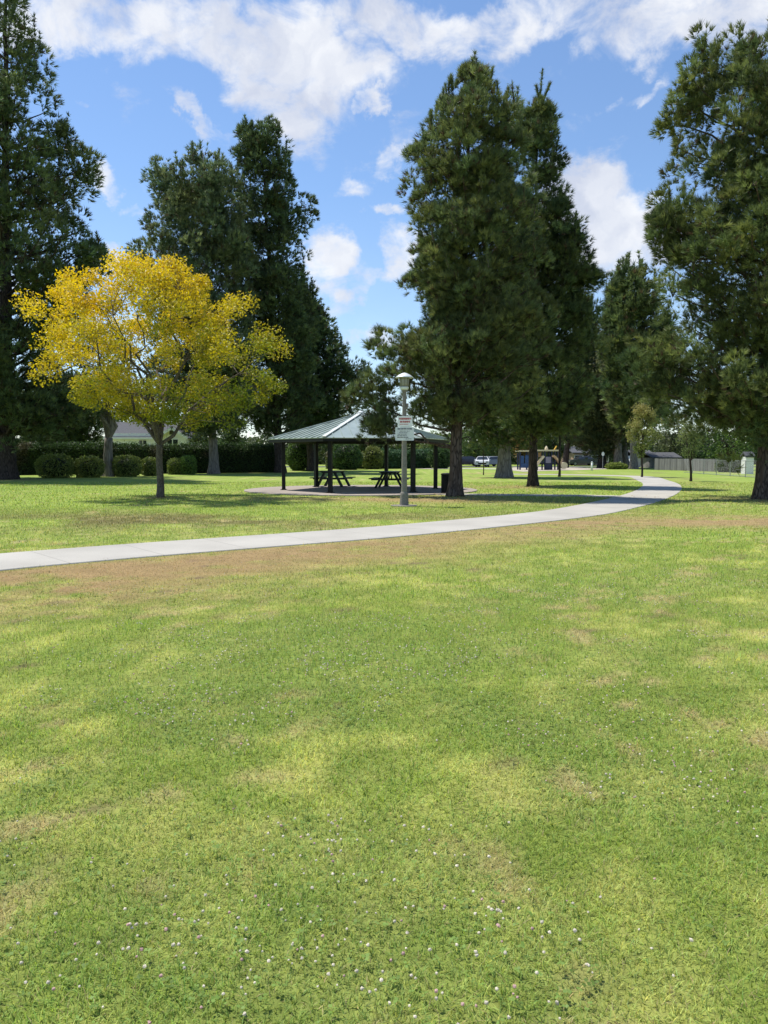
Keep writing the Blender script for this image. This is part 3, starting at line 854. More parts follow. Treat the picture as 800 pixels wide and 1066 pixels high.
def broadleaf(name, label, base, prof, fork_z, r0, seed, n_main=7, n_sub=110, per=70, cr=0.55, leaf=0.12, c_lo=(0.05, 0.075, 0.015), c_hi=(0.09, 0.12, 0.02),
              bark='bark_grey', group=None, cat='tree', shell=0.75, top=None, hang=0.0, lobe=.18, droop=.0, main_rf=.5, lum=1.6):
    global rng
    rng = np.random.default_rng(seed)
    pr = Prof(base, prof, top)
    root = thing(name, label, cat, (base[0], base[1], 0), group)
    tr = MB()
    fk = np.array((pr.ax(fork_z), base[1], fork_z))
    zz = np.concatenate([np.linspace(-.08, min(.5, fork_z * .4), 5), np.linspace(min(.7, fork_z * .5), fork_z, 6)])
    trunk_tube(tr, np.c_[pr.X0 + (fk[0] - pr.X0) * zz / fork_z + .02 * np.sin(zz * 3), np.full(len(zz), base[1]), zz], r0, r0 * .85, 12, 1.5, seed)
    mains = []
    for j in range(n_main):
        a = 2 * math.pi * j / n_main + rng.normal(0, .25)
        z = pr.z0 + (pr.z1 - pr.z0) * rng.uniform(.35, .8)
        Rr = float(pr.rad(z, a)) * main_rf * rng.uniform(.7, 1.3)
        en = np.array((pr.ax(z) * .6 + .4 * (np.interp(z, pr.z, pr.l) + np.interp(z, pr.z, pr.r)) / 2 + Rr * math.cos(a), pr.Y + Rr * math.sin(a), z))
        pts = limb_pts(fk - np.array((0, 0, .05)), en, .85, 9, .09)
        tr.tube(pts, np.linspace(r0 * .55, r0 * .14, 9), 7, cap=False)
        mains.append(pts)
    allp = np.concatenate([m_[2:] for m_ in mains])
    z = pr.sample_z(n_sub); a = (np.arange(n_sub) * 2.399963 + rng.normal(0, .4, n_sub))
    rr = pr.rad(z, a, lobe, seed) * np.clip(shell + (1 - shell) * rng.uniform(-1.6, 1.0, n_sub), .2, 1.0)
    rr = np.maximum(rr - cr * .55, rr * .4)
    cx = pr.ax(z)
    ends = np.c_[cx + rr * np.cos(a), pr.Y + rr * np.sin(a), z]
    lv = []
    for e in ends:
        q = allp[np.argmin(np.linalg.norm(allp - e, axis=1) + 1.2 * np.maximum(0, allp[:, 2] - e[2] + .2))]
        pts = limb_pts(q, e, .9, 5, .1)
        tr.tube(pts, np.linspace(r0 * .11, r0 * .03, 5), 4, cap=False)
        for _k in range(3):
            e2 = e + rng.normal(0, cr * .6, 3)
            tr.tube(np.array([pts[3], (pts[3] + e2) / 2 + rng.normal(0, .03, 3), e2]), np.linspace(r0 * .05, .004, 3), 3, cap=False)
    pos = np.repeat(ends, per, 0); n = len(pos)
    off = unit(rng.normal(0, 1, (n, 3))) * rng.random((n, 1)) ** .45 * cr * np.repeat(rng.uniform(.65, 1.3, n_sub), per)[:, None] * np.array((1, 1, .8))
    pos = pos + off
    pos[:, 2] -= hang * rng.random(n)
    # duller lower right, brighter gold top left: young-leaf hue with sunlight painted in
    zz_ = (pos[:, 2] - pr.z0) / (pr.z1 - pr.z0)
    k = np.clip(zz_ * .8 + .15 - .28 * np.clip((pos[:, 0] - pr.X0) / 4, -1, 1.5) + .35 * (np.repeat(rng.random(n_sub), per) - .5) + rng.normal(0, .14, n), 0, 1)[:, None]
    c = np.asarray(c_lo) + (np.asarray(c_hi) - np.asarray(c_lo)) * k
    c = c * rng.uniform(.75, 1.25, n)[:, None] * lum
    lm = MB(); leaves(lm, pos, leaf, c)
    tr.build('trunk', M[bark], root, smooth=True)
    lm.build('crown', M['leaf'], root)
    return root


# the pine whose crown fills the left edge
pine('pine_tree', 'tallest dark pine, running out of the top of the picture beside the yellow tree', G(6, 499),
     [(-95, -2, 14), (-40, -40, 24), (0, -60, 30), (45, -70, 40), (75, -80, 48), (100, -85, 52), (128, -95, 70), (150, -95, 80), (165, -100, 98), (185, -100, 92), (205, -100, 72), (235, -105, 90), (265, -110, 104), (300, -115, 92), (340, -115, 80), (380, -120, 85), (410, -110, 95), (438, -70, 80)],
     .62, 11, n_limb=210, clumps=5, tufts=22, cr=.85, nlen=.42, nw=.05, nn=11, bark='bark_dark', extra=((60, 135, 10, 10, 4), (88, 172, 9, 10, 5), (92, 262, 9, 12, 6), (78, 242, 8, 8, 4), (60, 430, 30, 14, 14)), lobe=.28, c0=(.020, .034, .012), c1=(.055, .078, .026), spike=20, t0=.35)
# the two tall ones behind the yellow tree, and the dense one sloping down to the shelter roof
pine('pine_tree', 'rounded grey-green pine rising directly behind the yellow tree', G(223, 493.2),
     [(149, 206, 216), (160, 190, 228), (172, 172, 236), (190, 158, 246), (220, 150, 254), (255, 148, 262), (275, 142, 262), (300, 150, 262), (350, 150, 268), (400, 160, 268), (435, 180, 255)],
     .42, 12, n_limb=190, clumps=5, tufts=22, cr=.9, nlen=.45, nw=.06, nn=10, bark='bark_pale', c0=(.027, .043, .018), c1=(.068, .092, .038), extra=((168, 180, 6, 12, 5), (146, 262, 9, 6, 4)), lobe=.2, t0=.3)
pine('pine_tree', 'tall slim dark pine with a notched edge behind the shelter and yellow tree', G(292, 492),
     [(128, 252, 258), (138, 247, 292), (160, 245, 300), (185, 243, 304), (205, 241, 308), (240, 245, 316), (275, 250, 326), (300, 246, 328), (340, 245, 332), (380, 240, 338), (430, 255, 330), (445, 270, 315)],
     .45, 13, n_limb=200, clumps=5, tufts=22, cr=.9, nlen=.42, nw=.06, nn=10, bark='bark_dark', top=(272, 128), c0=(.018, .031, .012), c1=(.046, .068, .024), extra=((321, 212, 5, 8, 3), (320, 232, 6, 10, 5), (255, 140, 7, 10, 5), (284, 140, 5, 8, 4)), lobe=.25, spike=22, t0=.3)
pine('pine_tree', 'broad dark conifer sloping down beside the shelter roof', G(325, 490.3),
     [(300, 300, 322), (318, 298, 334), (335, 298, 348), (355, 295, 360), (375, 295, 374), (395, 298, 381), (415, 300, 378), (435, 300, 368), (452, 310, 350)],
     .42, 14, n_limb=150, clumps=5, tufts=24, cr=1.0, nlen=.42, nw=.065, nn=10, bark='bark_dark', c0=(.014, .027, .011), c1=(.036, .058, .020), lobe=.15, spike=6, t0=.35)
# centre pair
pine('pine_tree', 'large long-needled pine in front of the shelter, its drooping bough hanging over the roof', G(474, 516.5),
     [(74, 484, 496), (82, 474, 508), (96, 458, 528), (118, 448, 540), (150, 436, 548), (190, 429, 552), (240, 429, 556), (280, 431, 566), (310, 438, 570), (335, 432, 575), (360, 420, 575), (385, 412, 568), (410, 425, 560), (432, 450, 530)],
     .27, 15, n_limb=165, clumps=5, tufts=24, cr=.46, nlen=.27, nw=.019, nn=18, top=(490, 62), c0=(.026, .040, .014), c1=(.070, .094, .030), brown=.07, spike=40, dead=26, up_dir=.8, t0=.3,
     extra=((400, 440, 10, 14, 16), (394, 447, 8, 9, 8), (388, 412, 14, 16, 12), (404, 385, 16, 20, 14), (425, 405, 14, 20, 12), (418, 360, 16, 14, 8), (372, 412, 8, 8, 4), (440, 430, 10, 10, 6), (395, 360, 8, 10, 3), (432, 165, 5, 14, 5), (433, 290, 6, 14, 6), (470, 415, 20, 15, 12), (510, 425, 20, 12, 10)),
     spires=((436, 170, 434, 150), (449, 135, 449, 118), (471, 95, 470, 80), (513, 105, 515, 88), (505, 80, 506, 72)), lobe=.34)
pine('pine_tree', 'pine with a lone spiky leader and a slim dark trunk near the playground', G(555, 506.3),
     [(108, 548, 570), (125, 535, 578), (150, 522, 582), (190, 518, 583), (215, 515, 592), (240, 515, 600), (262, 515, 603), (280, 515, 618), (298, 518, 624), (315, 520, 610), (335, 520, 608), (360, 515, 618), (395, 510, 620), (425, 515, 608), (445, 535, 590)],
     .24, 16, n_limb=160, clumps=5, tufts=24, cr=.58, nlen=.31, nw=.026, nn=16, bark='bark_dark', top=(560, 108), c0=(.020, .033, .011), c1=(.058, .080, .024), spires=((561, 120, 565, 74), (563, 112, 573, 88), (563, 108, 558, 90)), spike=16, lobe=.22, t0=.3, dead=10,
     extra=((608, 290, 13, 10, 18), (590, 275, 12, 14, 12), (597, 250, 6, 8, 6), (604, 330, 14, 16, 16), (575, 215, 10, 14, 8)))
pine('pine_tree', 'old pine with the thickest pale trunk, seen between the two big central pines', G(525, 497.2),
     [(240, 515, 545), (300, 500, 560), (360, 485, 570), (410, 478, 578), (440, 485, 572), (452, 505, 552)],
     .50, 17, n_limb=110, clumps=5, tufts=15, cr=.9, nlen=.4, nw=.055, nn=10, bark='bark_pale', c0=(.018, .030, .010), c1=(.045, .064, .020), t0=.3)
# right edge
pine('pine_tree', 'long-needled pine with reddish trunk nearest the chain-link fence, cut off by the picture edge', G(795, 519.5),
     [(40, 795, 830), (54, 732, 860), (68, 722, 870), (85, 712, 880), (105, 700, 885), (128, 696, 890), (150, 703, 890), (172, 738, 895), (188, 742, 900), (205, 712, 905), (225, 684, 910), (250, 680, 915), (270, 690, 920), (290, 700, 920), (312, 712, 920), (335, 700, 920), (358, 672, 915), (385, 660, 915), (408, 668, 910), (420, 705, 900), (434, 750, 870)],
     .30, 18, n_limb=190, clumps=5, tufts=24, cr=.48, nlen=.27, nw=.019, nn=18, top=(805, 20), c0=(.024, .038, .012), c1=(.070, .094, .028), spike=30, dead=26, lobe=.3, up_dir=.6, t0=.3,
     extra=((735, 70, 10, 20, 9), (720, 110, 14, 16, 12), (708, 130, 10, 12, 8), (700, 235, 14, 14, 12), (690, 250, 10, 14, 8), (720, 260, 20, 18, 14), (680, 375, 16, 16, 12), (690, 410, 18, 14, 12), (715, 400, 22, 18, 14), (745, 418, 22, 12, 12)),
     spires=((733, 60, 734, 40), (769, 70, 771, 55), (711, 95, 711, 78), (697, 215, 697, 200), (744, 60, 748, 50)), bark='bark_pine')
# right background
pine('pine_tree', 'spiky-topped pine beyond the bend of the path', G(660, 488.3),
     [(278, 652, 660), (290, 642, 676), (308, 634, 690), (330, 630, 698), (360, 628, 702), (400, 632, 705), (435, 640, 700)],
     .42, 19, n_limb=120, clumps=5, tufts=13, cr=1.1, nlen=.75, nw=.09, nn=10, bark='bark_pale', c0=(.022, .036, .013), c1=(.056, .078, .024), spike=24, t0=.35)
pine('pine_tree', 'dark narrow pine over the playground slides', G(588, 487),
     [(312, 610, 616), (330, 600, 624), (350, 594, 630), (385, 584, 634), (420, 578, 630), (450, 582, 618), (460, 590, 605)],
     .4, 20, n_limb=110, clumps=5, tufts=13, cr=1.1, nlen=.7, nw=.09, nn=10, bark='bark_dark', top=(612, 312), c0=(.016, .028, .011), c1=(.042, .06, .02), t0=.3)
pine('pine_tree', 'dark pine with a black trunk behind the small round sign', G(627, 487.3),
     [(385, 612, 640), (405, 600, 650), (430, 594, 655), (452, 598, 652), (466, 610, 642)],
     .5, 21, n_limb=90, clumps=5, tufts=13, cr=1.1, nlen=.7, nw=.09, nn=10, bark='bark_dark', c0=(.016, .028, .011), c1=(.042, .058, .020), t0=.3)
pine('pine_tree', 'dark low conifer behind the hedge at the tallest pine', G(64, 491.5),
     [(395, 50, 80), (410, 30, 100), (430, 18, 112), (450, 18, 112), (464, 30, 100)],
     .3, 22, n_limb=100, clumps=5, tufts=13, cr=.9, nlen=.42, nw=.06, nn=10, bark='bark_dark', c0=(.016, .030, .012), c1=(.045, .066, .022), t0=.3, spike=3)
OLIVE0, OLIVE1 = (.040, .048, .022), (.095, .100, .048)
broadleaf('paperbark_tree', 'olive grey-green paperbark with pale leaning trunk beyond the path bend', G(644, 487.6),
          [(338, 632, 648), (352, 622, 662), (378, 616, 672), (410, 612, 672), (440, 614, 668), (462, 624, 652)], 3.0, .5, 23, n_main=7, n_sub=130, per=60, cr=1.5, leaf=.34, c_lo=OLIVE0, c_hi=OLIVE1, bark='bark_pale')
broadleaf('paperbark_tree', 'low paperbark with two pale slanting trunks at the end of the wooden fence', G(652, 487.2),
          [(405, 640, 668), (425, 632, 680), (445, 636, 684), (466, 645, 672)], 2.2, .42, 24, n_main=6, n_sub=60, per=55, cr=1.4, leaf=.32, c_lo=OLIVE0, c_hi=OLIVE1, bark='bark_pale', top=(645, 405))

# the yellow tree
broadleaf('golden_tree', 'golden yellow leafy tree with a forked grey trunk on the lawn', G(167, 518),
          [(274, 132, 176), (282, 98, 206), (292, 64, 226), (303, 36, 250), (318, 20, 270), (340, 20, 288), (362, 26, 304), (382, 40, 310), (400, 58, 306), (418, 72, 298), (432, 98, 278), (442, 170, 256)],
          2.05, .135, 30, n_main=9, n_sub=215, per=225, cr=.56, leaf=.11, c_lo=(.160, .200, .022), c_hi=(.66, .49, .045), bark='bark_grey', shell=.84, lobe=.5, top=(164, 270), main_rf=.55, lum=1.12)
broadleaf('young_tree', 'young staked tree with reddish leaf tips beside the path bend', G(668.5, 496.8),
          [(421, 664, 674), (428, 656, 688), (440, 653, 696), (452, 650, 698), (464, 656, 690), (474, 662, 678)], 1.7, .075, 31, n_main=5, n_sub=70, per=70, cr=.42, leaf=.14, lum=2.3, c_lo=(.072, .10, .025), c_hi=(.14, .125, .045), group='young trees on the lawn', bark='bark_dark')
broadleaf('young_tree', 'sparse young tree with thin see-through crown before the wooden fence', G(719.4, 501),
          [(428, 714, 722), (438, 706, 734), (450, 700, 740), (462, 700, 738), (474, 708, 730)], 1.3, .075, 32, n_main=5, n_sub=46, per=42, cr=.42, leaf=.11, lum=2.0, c_lo=(.06, .085, .03), c_hi=(.12, .135, .05), group='young trees on the lawn', bark='bark_dark')
broadleaf('young_tree', 'slim young tree with a bare straight trunk in front of the playground slides', G(582.5, 496.3),
          [(385, 580, 588), (400, 572, 596), (420, 568, 600), (440, 570, 598), (454, 576, 592)], 3.0, .09, 33, n_main=4, n_sub=50, per=60, cr=.6, leaf=.16, c_lo=OLIVE0, c_hi=OLIVE1, group='young trees on the lawn', bark='bark_dark')
broadleaf('young_tree', 'thin sapling standing on the lawn before the parked white car', G(503.5, 494.5),
          [(452, 499, 508), (458, 496, 511), (466, 496, 511), (472, 500, 508)], 1.5, .045, 34, n_main=4, n_sub=18, per=40, cr=.35, leaf=.12, c_lo=(.04, .06, .02), c_hi=(.08, .10, .03), group='young trees on the lawn', bark='bark_dark')
broadleaf('grey_trunk_tree', 'olive tree with pale forked trunk among the round shrubs', G(113, 496.2),
          [(335, 85, 140), (365, 70, 158), (400, 66, 165), (420, 74, 158), (432, 90, 144)], 2.9, .36, 35, n_main=6, n_sub=70, per=60, cr=.95, leaf=.22, c_lo=(.045, .052, .018), c_hi=(.10, .105, .035), bark='bark_pale')
# leafy trees farther off
FARB = 'leafy trees in the distance'
far = [('bright green leafy tree spreading over the grey wooden fence', (755, 489.5), [(415, 760, 790), (430, 740, 800), (448, 722, 815), (464, 716, 815), (479, 728, 805)], (.045, .075, .018), (.095, .145, .030), .28, 2.2),
       ('leafy tree with pale foliage over the dark shed', (698, 486.5), [(430, 690, 715), (446, 676, 735), (462, 676, 740), (474, 690, 728)], (.045, .06, .026), (.10, .115, .05), .32, 2.4),
       ('deep green tree behind the parked white car', (497, 484.6), [(430, 485, 510), (446, 476, 520), (462, 472, 524), (476, 478, 518)], (.030, .052, .016), (.060, .095, .026), .34, 2.4),
       ('small rust-tinged tree behind the blue play tower', (545, 484.4), [(452, 540, 552), (460, 533, 558), (468, 533, 558), (477, 538, 554)], (.09, .062, .025), (.17, .105, .04), .3, 1.6),
       ('deep green tree behind the play structure roof', (570, 484.2), [(434, 562, 582), (448, 553, 598), (464, 553, 600), (475, 560, 590)], (.030, .050, .016), (.065, .092, .026), .34, 2.4),
       ('leafy tree with a short black trunk seen through the shelter', (381, 487.2), [(428, 365, 395), (444, 350, 412), (458, 346, 414), (469, 360, 400)], (.032, .050, .014), (.072, .095, .026), .32, 2.2),
       ('bright leafy tree between the shelter posts and the leaning pine trunk', (452, 485.6), [(452, 440, 466), (460, 430, 478), (470, 428, 480), (479, 436, 472)], (.05, .075, .018), (.10, .135, .032), .3, 1.8),
       ('leafy tree behind the white gabled house', (205, 487.6), [(425, 190, 225), (440, 178, 240), (455, 176, 244), (468, 186, 236)], (.04, .06, .015), (.11, .125, .03), .3, 2.2),
       ('dark leafy tree behind the roof of the white house', (140, 486), [(412, 118, 160), (428, 104, 178), (446, 104, 178), (458, 112, 168)], (.026, .044, .014), (.058, .082, .024), .34, 2.4),
       ('weeping grey-green tree behind the hedge beside the shelter', (240, 489.8), [(430, 232, 250), (446, 226, 262), (464, 226, 264), (480, 230, 258)], (.035, .055, .024), (.07, .098, .045), .28, 2.2)]
for j, (lb, bs, pf, c0, c1, lf, cr_) in enumerate(far):
    broadleaf('leafy_tree', lb, G(*bs), pf, max(1.2, P(bs[0], pf[-1][0] + 4, G(*bs)[1])[2]), .2, 50 + j, n_main=5, n_sub=70, per=55, cr=cr_ * .62, leaf=lf, c_lo=c0, c_hi=c1, bark='bark_dark', group=FARB)

# a far belt of trees that closes the horizon
rng = np.random.default_rng(99)
n = 60000
a = rng.uniform(-95, 95, n)
hgt = 3.2 + 4.2 * fbm(a * .11, a * 0, 5, 3)
t = rng.random(n)
pos = np.c_[a, 138 + rng.normal(0, 4, n), t * hgt]
k = fbm(a * .35, pos[:, 2] * .5, 8, 3)
c = (np.array((.026, .045, .016)) + (np.array((.075, .10, .032)) - np.array((.026, .045, .016))) * smooth(.3, .7, k)[:, None]) * rng.uniform(.7, 1.3, n)[:, None]
wl = MB(); leaves(wl, pos, .62, c)
xw = np.linspace(-100, 100, 160); hw = 2.2 + 2.6 * fbm(xw * .11, xw * 0, 5, 3)
nW = len(xw)
v = np.concatenate([np.c_[xw, np.full(nW, 143.0), np.full(nW, -.2)], np.c_[xw, np.full(nW, 144.0), hw], np.c_[xw, np.full(nW, 148.0), np.full(nW, -.2)]])
j = np.arange(nW - 1)
wl.add(v, [np.stack([j, j + 1, nW + j + 1, nW + j], 1), np.stack([nW + j, nW + j + 1, 2 * nW + j + 1, 2 * nW + j], 1)], (.03, .045, .018))
o = wl.build('distant_trees', M['leaf'], kind='stuff'); o['label'] = 'far belt of dark trees closing off the park'

# ------------------------------------------------------------------ hedge and shrubs
def leafy_shell(mb, pts, nrm, n, size, c0, c1, depth=.12, seed=0, brown=None):
    """leaves on sampled surface points"""
    k = rng.integers(0, len(pts), n)
    p = pts[k] + nrm[k] * rng.normal(0.02, depth, n)[:, None]
    t = rng.random(n)[:, None]
    c = (np.asarray(c0) + (np.asarray(c1) - np.asarray(c0)) * t) * rng.uniform(.75, 1.25, n)[:, None] * 2.1
    if brown is not None:
        bm = brown(p)
        c = c + (np.array((.13, .10, .065)) * rng.uniform(.6, 1.2, n)[:, None] - c) * bm[:, None]
    leaves(mb, p, size, c)


def hedge(label, a, b_, h, th, seed, c0, c1, nleaf, leaf=.16, brown=True):
    global rng
    rng = np.random.default_rng(seed)
    a, b_ = np.asarray(a[:2]), np.asarray(b_[:2])
    d = b_ - a; Ln = np.linalg.norm(d); d /= Ln; nr = np.array((-d[1], d[0]))
    m = 60000
    s = rng.uniform(0, Ln, m); face = rng.random(m)
    hh = h * (1 + .10 * (fbm(s * .25, s * 0, seed, 3) - .5))
    front = face < .62
    zz = np.where(front, rng.random(m) * hh, hh); w = np.where(front, th / 2 * np.where(rng.random(m) < .8, -1, 1), rng.uniform(-.5, .5, m) * th)
    bulge = .22 * (fbm(s * .5, zz * .6, seed + 3, 3) - .5) * 2
    w = np.where(front, w - np.sign(-w) * 0 + bulge * np.sign(w), w)
    pts = np.c_[a[0] + d[0] * s + nr[0] * w, a[1] + d[1] * s + nr[1] * w, zz + np.where(front, 0, bulge * .6)]
    nrm = np.where(front[:, None], np.c_[nr[0] * np.sign(w), nr[1] * np.sign(w), np.zeros(m)], np.array((0, 0, 1.0)))
    mb = MB()
    mid = (a + b_) / 2
    mb.box((mid[0], mid[1], h * .46 - .05), (Ln, th * .72, h * .9), math.atan2(d[1], d[0]), (.02, .026, .012))
    br = (lambda p: smooth(.60, .74, fbm(p[:, 0] * .4 + seed + 5, p[:, 2] * .5, seed + 9, 3)) * .7) if brown else None
    leafy_shell(mb, pts, nrm, nleaf, leaf, c0, c1, .14, seed, br)
    o = mb.build('hedge', M['leaf'])
    tag(o, label, 'hedge')
    return o


hedge('long tall clipped dark hedge with brown dead patches behind the round shrubs', G(-60, 495.2), G(288, 491.6), 2.4, 1.4, 61, (.014, .027, .009), (.032, .052, .016), 42000)
hedge('clipped green hedge section seen through the shelter posts', G(396, 488), G(446, 487.4), 2.0, 1.6, 62, (.022, .045, .022), (.045, .080, .036), 8000, .22, False)
hedge('low olive hedge with brown twigs seen behind the shelter', G(340, 488), G(392, 488), 1.6, 1.6, 63, (.035, .046, .014), (.075, .090, .028), 8000, .22)


def shrub(label, u0, u1, vt, vb, seed, c0, c1, nleaf=5200, leaf=.13, sq=.62, group='round clipped shrubs in front of the hedge', name='round_shrub', cat='shrub', wob=.12):
    global rng
    rng = np.random.default_rng(seed)
    b0 = G((u0 + u1) / 2, vb); w = (u1 - u0) * b0[1] / FPX * .93; h = P((u0 + u1) / 2, vt, b0[1])[2]
    m = 6000
    a = rng.uniform(0, 6.283, m); cz = rng.uniform(-1, 1, m)
    r = np.sqrt(1 - cz ** 2)
    p = np.c_[np.cos(a) * r, np.sin(a) * r, cz]
    ex = 2 + 3.2 * (1 - sq)
    q = p / ((np.abs(p) ** ex).sum(1) ** (1 / ex))[:, None]
    wv = 1 + wob * (fbm(a * 1.5 + seed, cz * 2 + seed, seed, 3) - .5) * 2
    pts = b0 + np.c_[q[:, 0] * w / 2 * wv, q[:, 1] * w * .45 * wv, h * .5 + q[:, 2] * h * .5 * (1 + (wv - 1) * .5)]
    mb = MB()
    mb.sphere((b0[0], b0[1], h * .47), 1, 12, 8, (.018, .026, .010), (w * .42, w * .38, h * .45))
    leafy_shell(mb, pts, unit(p), nleaf, leaf, c0, c1, .06, seed)
    o = mb.build(name, M['leaf'])
    return tag(o, label, cat, group)


shrub('grey-green bush behind the chain-link fence at the fence board end', 746, 762, 477, 491.5, 13, (.035, .05, .025), (.07, .09, .045), 3500, .2, .9, 'bushes beyond the shelter', 'bush', 'bush', .3)
shrub('darker bush behind the chain-link fence beside the narrow white shed', 761, 776, 479, 492, 14, (.025, .04, .02), (.055, .075, .035), 3500, .2, .9, 'bushes beyond the shelter', 'bush', 'bush', .3)
SC = ((.040, .058, .015), (.125, .145, .038))
shrub('widest round clipped shrub, nearest the tallest pine trunk', 41, 76, 474.5, 497.5, 1, *SC)
shrub('round clipped shrub touching the pale forked trunk', 80, 107, 476.5, 497, 2, *SC)
shrub('broad dome shrub just past the pale forked trunk', 118, 147, 475.5, 496, 3, *SC)
shrub('small round shrub behind the yellow tree trunk', 149, 165, 477.5, 495.5, 4, *SC, nleaf=3200)
shrub('small boxy shrub standing against the taller bright one', 176, 190, 478.5, 494, 5, *SC, nleaf=3000, sq=.5)
shrub('upright bright green shrub in the last clipped pair', 189, 204, 475.5, 494, 6, (.04, .07, .015), (.10, .15, .035), nleaf=3200, sq=.5)
BG = 'bushes beyond the shelter'
shrub('feathery mid green bush next to the slim shelter post', 298, 328, 459, 490, 7, (.028, .050, .014), (.070, .105, .028), 6000, .2, .9, BG, 'bush', 'bush', .3)
shrub('dark round bush behind the first picnic table', 344, 378, 461, 489, 8, (.020, .040, .014), (.050, .082, .026), 6000, .2, .9, BG, 'bush', 'bush', .3)
shrub('olive bush with yellow tips between dark bush and hedge', 378, 398, 466, 488.5, 9, (.045, .06, .016), (.11, .12, .035), 4000, .2, .9, BG, 'bush', 'bush', .3)
shrub('tall loose bush right against the dark pine trunk at the hedge end', 262, 286, 468, 491.5, 10, (.04, .05, .015), (.09, .10, .03), 5000, .2, .9, BG, 'bush', 'bush', .3)
shrub('dark bush below the deep green trees near the parked cars', 446, 470, 466, 488, 11, (.016, .034, .012), (.040, .066, .022), 5000, .22, .9, BG, 'bush', 'bush', .3)
shrub('unmown yellow-green tuft of weeds at the pale trunks', 632, 652, 482.5, 488.5, 12, (.06, .08, .02), (.13, .15, .04), 3000, .22, .9, BG, 'bush', 'bush', .3)

# ------------------------------------------------------------------ shelter
SX, SY = -1.06, 35.35
RP, RR = 3.53, 4.2
ROT = R(10.5)
ZE = 2.32; ZA = P(380, 430.5, SY)[2]
sh = thing('picnic_shelter', 'six-posted open picnic shelter with a green-grey metal hip roof', 'shelter', (SX, SY, 0.042))
hexa = lambda r, k: np.array((SX + r * math.cos(ROT + k * math.pi / 3), SY + r * math.sin(ROT + k * math.pi / 3)))
for k in range(6):
    p = hexa(RP, k)
    mb = MB(); mb.box((p[0], p[1], 0.042 + (ZE - .042) / 2), (.16, .16, ZE - .042 + .1), ROT + k * math.pi / 3)
    po = mb.build('post', M['black_metal'], sh)
    mb = MB(); mb.box((p[0], p[1], .05), (.30, .30, .018), ROT + k * math.pi / 3)
    mb.box((p[0], p[1], .075), (.2, .2, .034), ROT + k * math.pi / 3)
    mb.build('base_plate', M['black_metal'], po)
apex = np.array((SX, SY, ZA))
for k in range(6):
    e0, e1 = hexa(RR, k), hexa(RR, k + 1)
    a, b_ = np.array((*e0, ZE)), np.array((*e1, ZE))
    up = np.array((0, 0, .035))
    mb = MB()
    nrm = np.cross(b_ - a, apex - a); nrm /= np.linalg.norm(nrm)
    if nrm[2] < 0: nrm = -nrm
    ins = lambda q: q
    lo = -nrm * .03
    mb.add([a, b_, apex, a + lo, b_ + lo, apex + lo], [np.array([[0, 1, 2], [3, 5, 4]]), np.array([[0, 3, 4, 1]])])
    Ln = np.linalg.norm(b_ - a); mid = (a + b_) / 2; ed = (b_ - a) / Ln; sl = apex - mid
    for s in np.arange(-9, 10):
        x_ = s * .42
        if abs(x_) > Ln / 2 - .06: continue
        f = 1 - abs(x_) / (Ln / 2)
        q0 = mid + ed * x_ + nrm * .018; q1 = q0 + sl * f * .99
        mb.beam(q0, q1, .035, .034, None, nrm)
    mb.build('roof_panel', M['roof_metal'], sh)
    mb = MB(); q0 = a + np.array((0, 0, .035)); q1 = apex + np.array((0, 0, .035)); mb.beam(q0 + (q1 - q0) * .004, q1, .17, .04)
    mb.build('hip_cap', M['cap_metal'], sh)
    # fascia beam and rafters
    i0, i1 = hexa(RR - .05, k), hexa(RR - .05, k + 1)
    mb = MB(); mb.beam((*i0, ZE - .085), (*i1, ZE - .085), .06, .13); mb.build('fascia', M['black_metal'], sh)
    i0, i1 = hexa(RP, k), hexa(RP, k + 1)
    t_ = (i1 - i0) / np.linalg.norm(i1 - i0) * .09
    mb = MB(); mb.beam((*(i0 + t_), ZE - .02), (*(i1 - t_), ZE - .02), .1, .2); mb.build('tie_beam', M['black_metal'], sh)
    mb = MB(); mb.beam((*i0, ZE + .1), (SX, SY, ZA - .16), .08, .14); mb.build('rafter', M['black_metal'], sh)
mb = MB(); mb.lathe([(.22, ZA - .06), (.2, ZA + .05), (.03, ZA + .12)], 12, (SX, SY, 0)); mb.build('apex_cap', M['cap_metal'], sh)

# ------------------------------------------------------------------ picnic tables
def make_table():
    t = thing('picnic_table', '', 'picnic table')
    mb = MB()
    for j in range(5):
        mb.box((-.32 + .16 * j, 0, .745), (.145, 1.85, .045))
    mb.build('tabletop', M['green_metal'], t)
    for s in (-1, 1):
        mb = MB()
        for j in (0, 1):
            mb.box((s * (.66 + .15 * j), 0, .44), (.135, 1.85, .045))
        mb.build('seat', M['green_metal'], t)
    for e in (-.62, .62):
        mb = MB(); mb.box((0, e, .70), (.74, .07, .05)); mb.build('top_bearer', M['green_metal'], t)
        mb = MB(); mb.box((0, e, .39), (1.60, .07, .06)); mb.build('seat_bearer', M['green_metal'], t)
        for s in (-1, 1):
            mb = MB(); mb.beam((s * .62, e + .075, 0.0), (s * .24, e + .075, .72), .09, .18, up=(0, 1, 0)); mb.build('leg', M['green_metal'], t)
    mb = MB()
    for s in (-1, 1):
        mb.beam((0, s * .58, .40), (0, s * .12, .71), .05, .05)
    mb.build('brace', M['green_metal'], t)
    return t


tb = make_table()
tb2 = copy_tree(tb)
for o, (u, v, rz), lb in ((tb, (346.5, 508.6, -14), 'dark green picnic table behind the front shelter posts'), (tb2, (406.5, 509.8, -8), 'dark green picnic table behind the lamp post')):
    p = G(u, v - 1.0); o.location = (p[0], p[1] + .35, .042); o.rotation_euler = (0, 0, R(rz)); o.scale = (1.04, 1.0, 1.02)
    o['label'] = lb; o['group'] = 'picnic tables under the shelter'

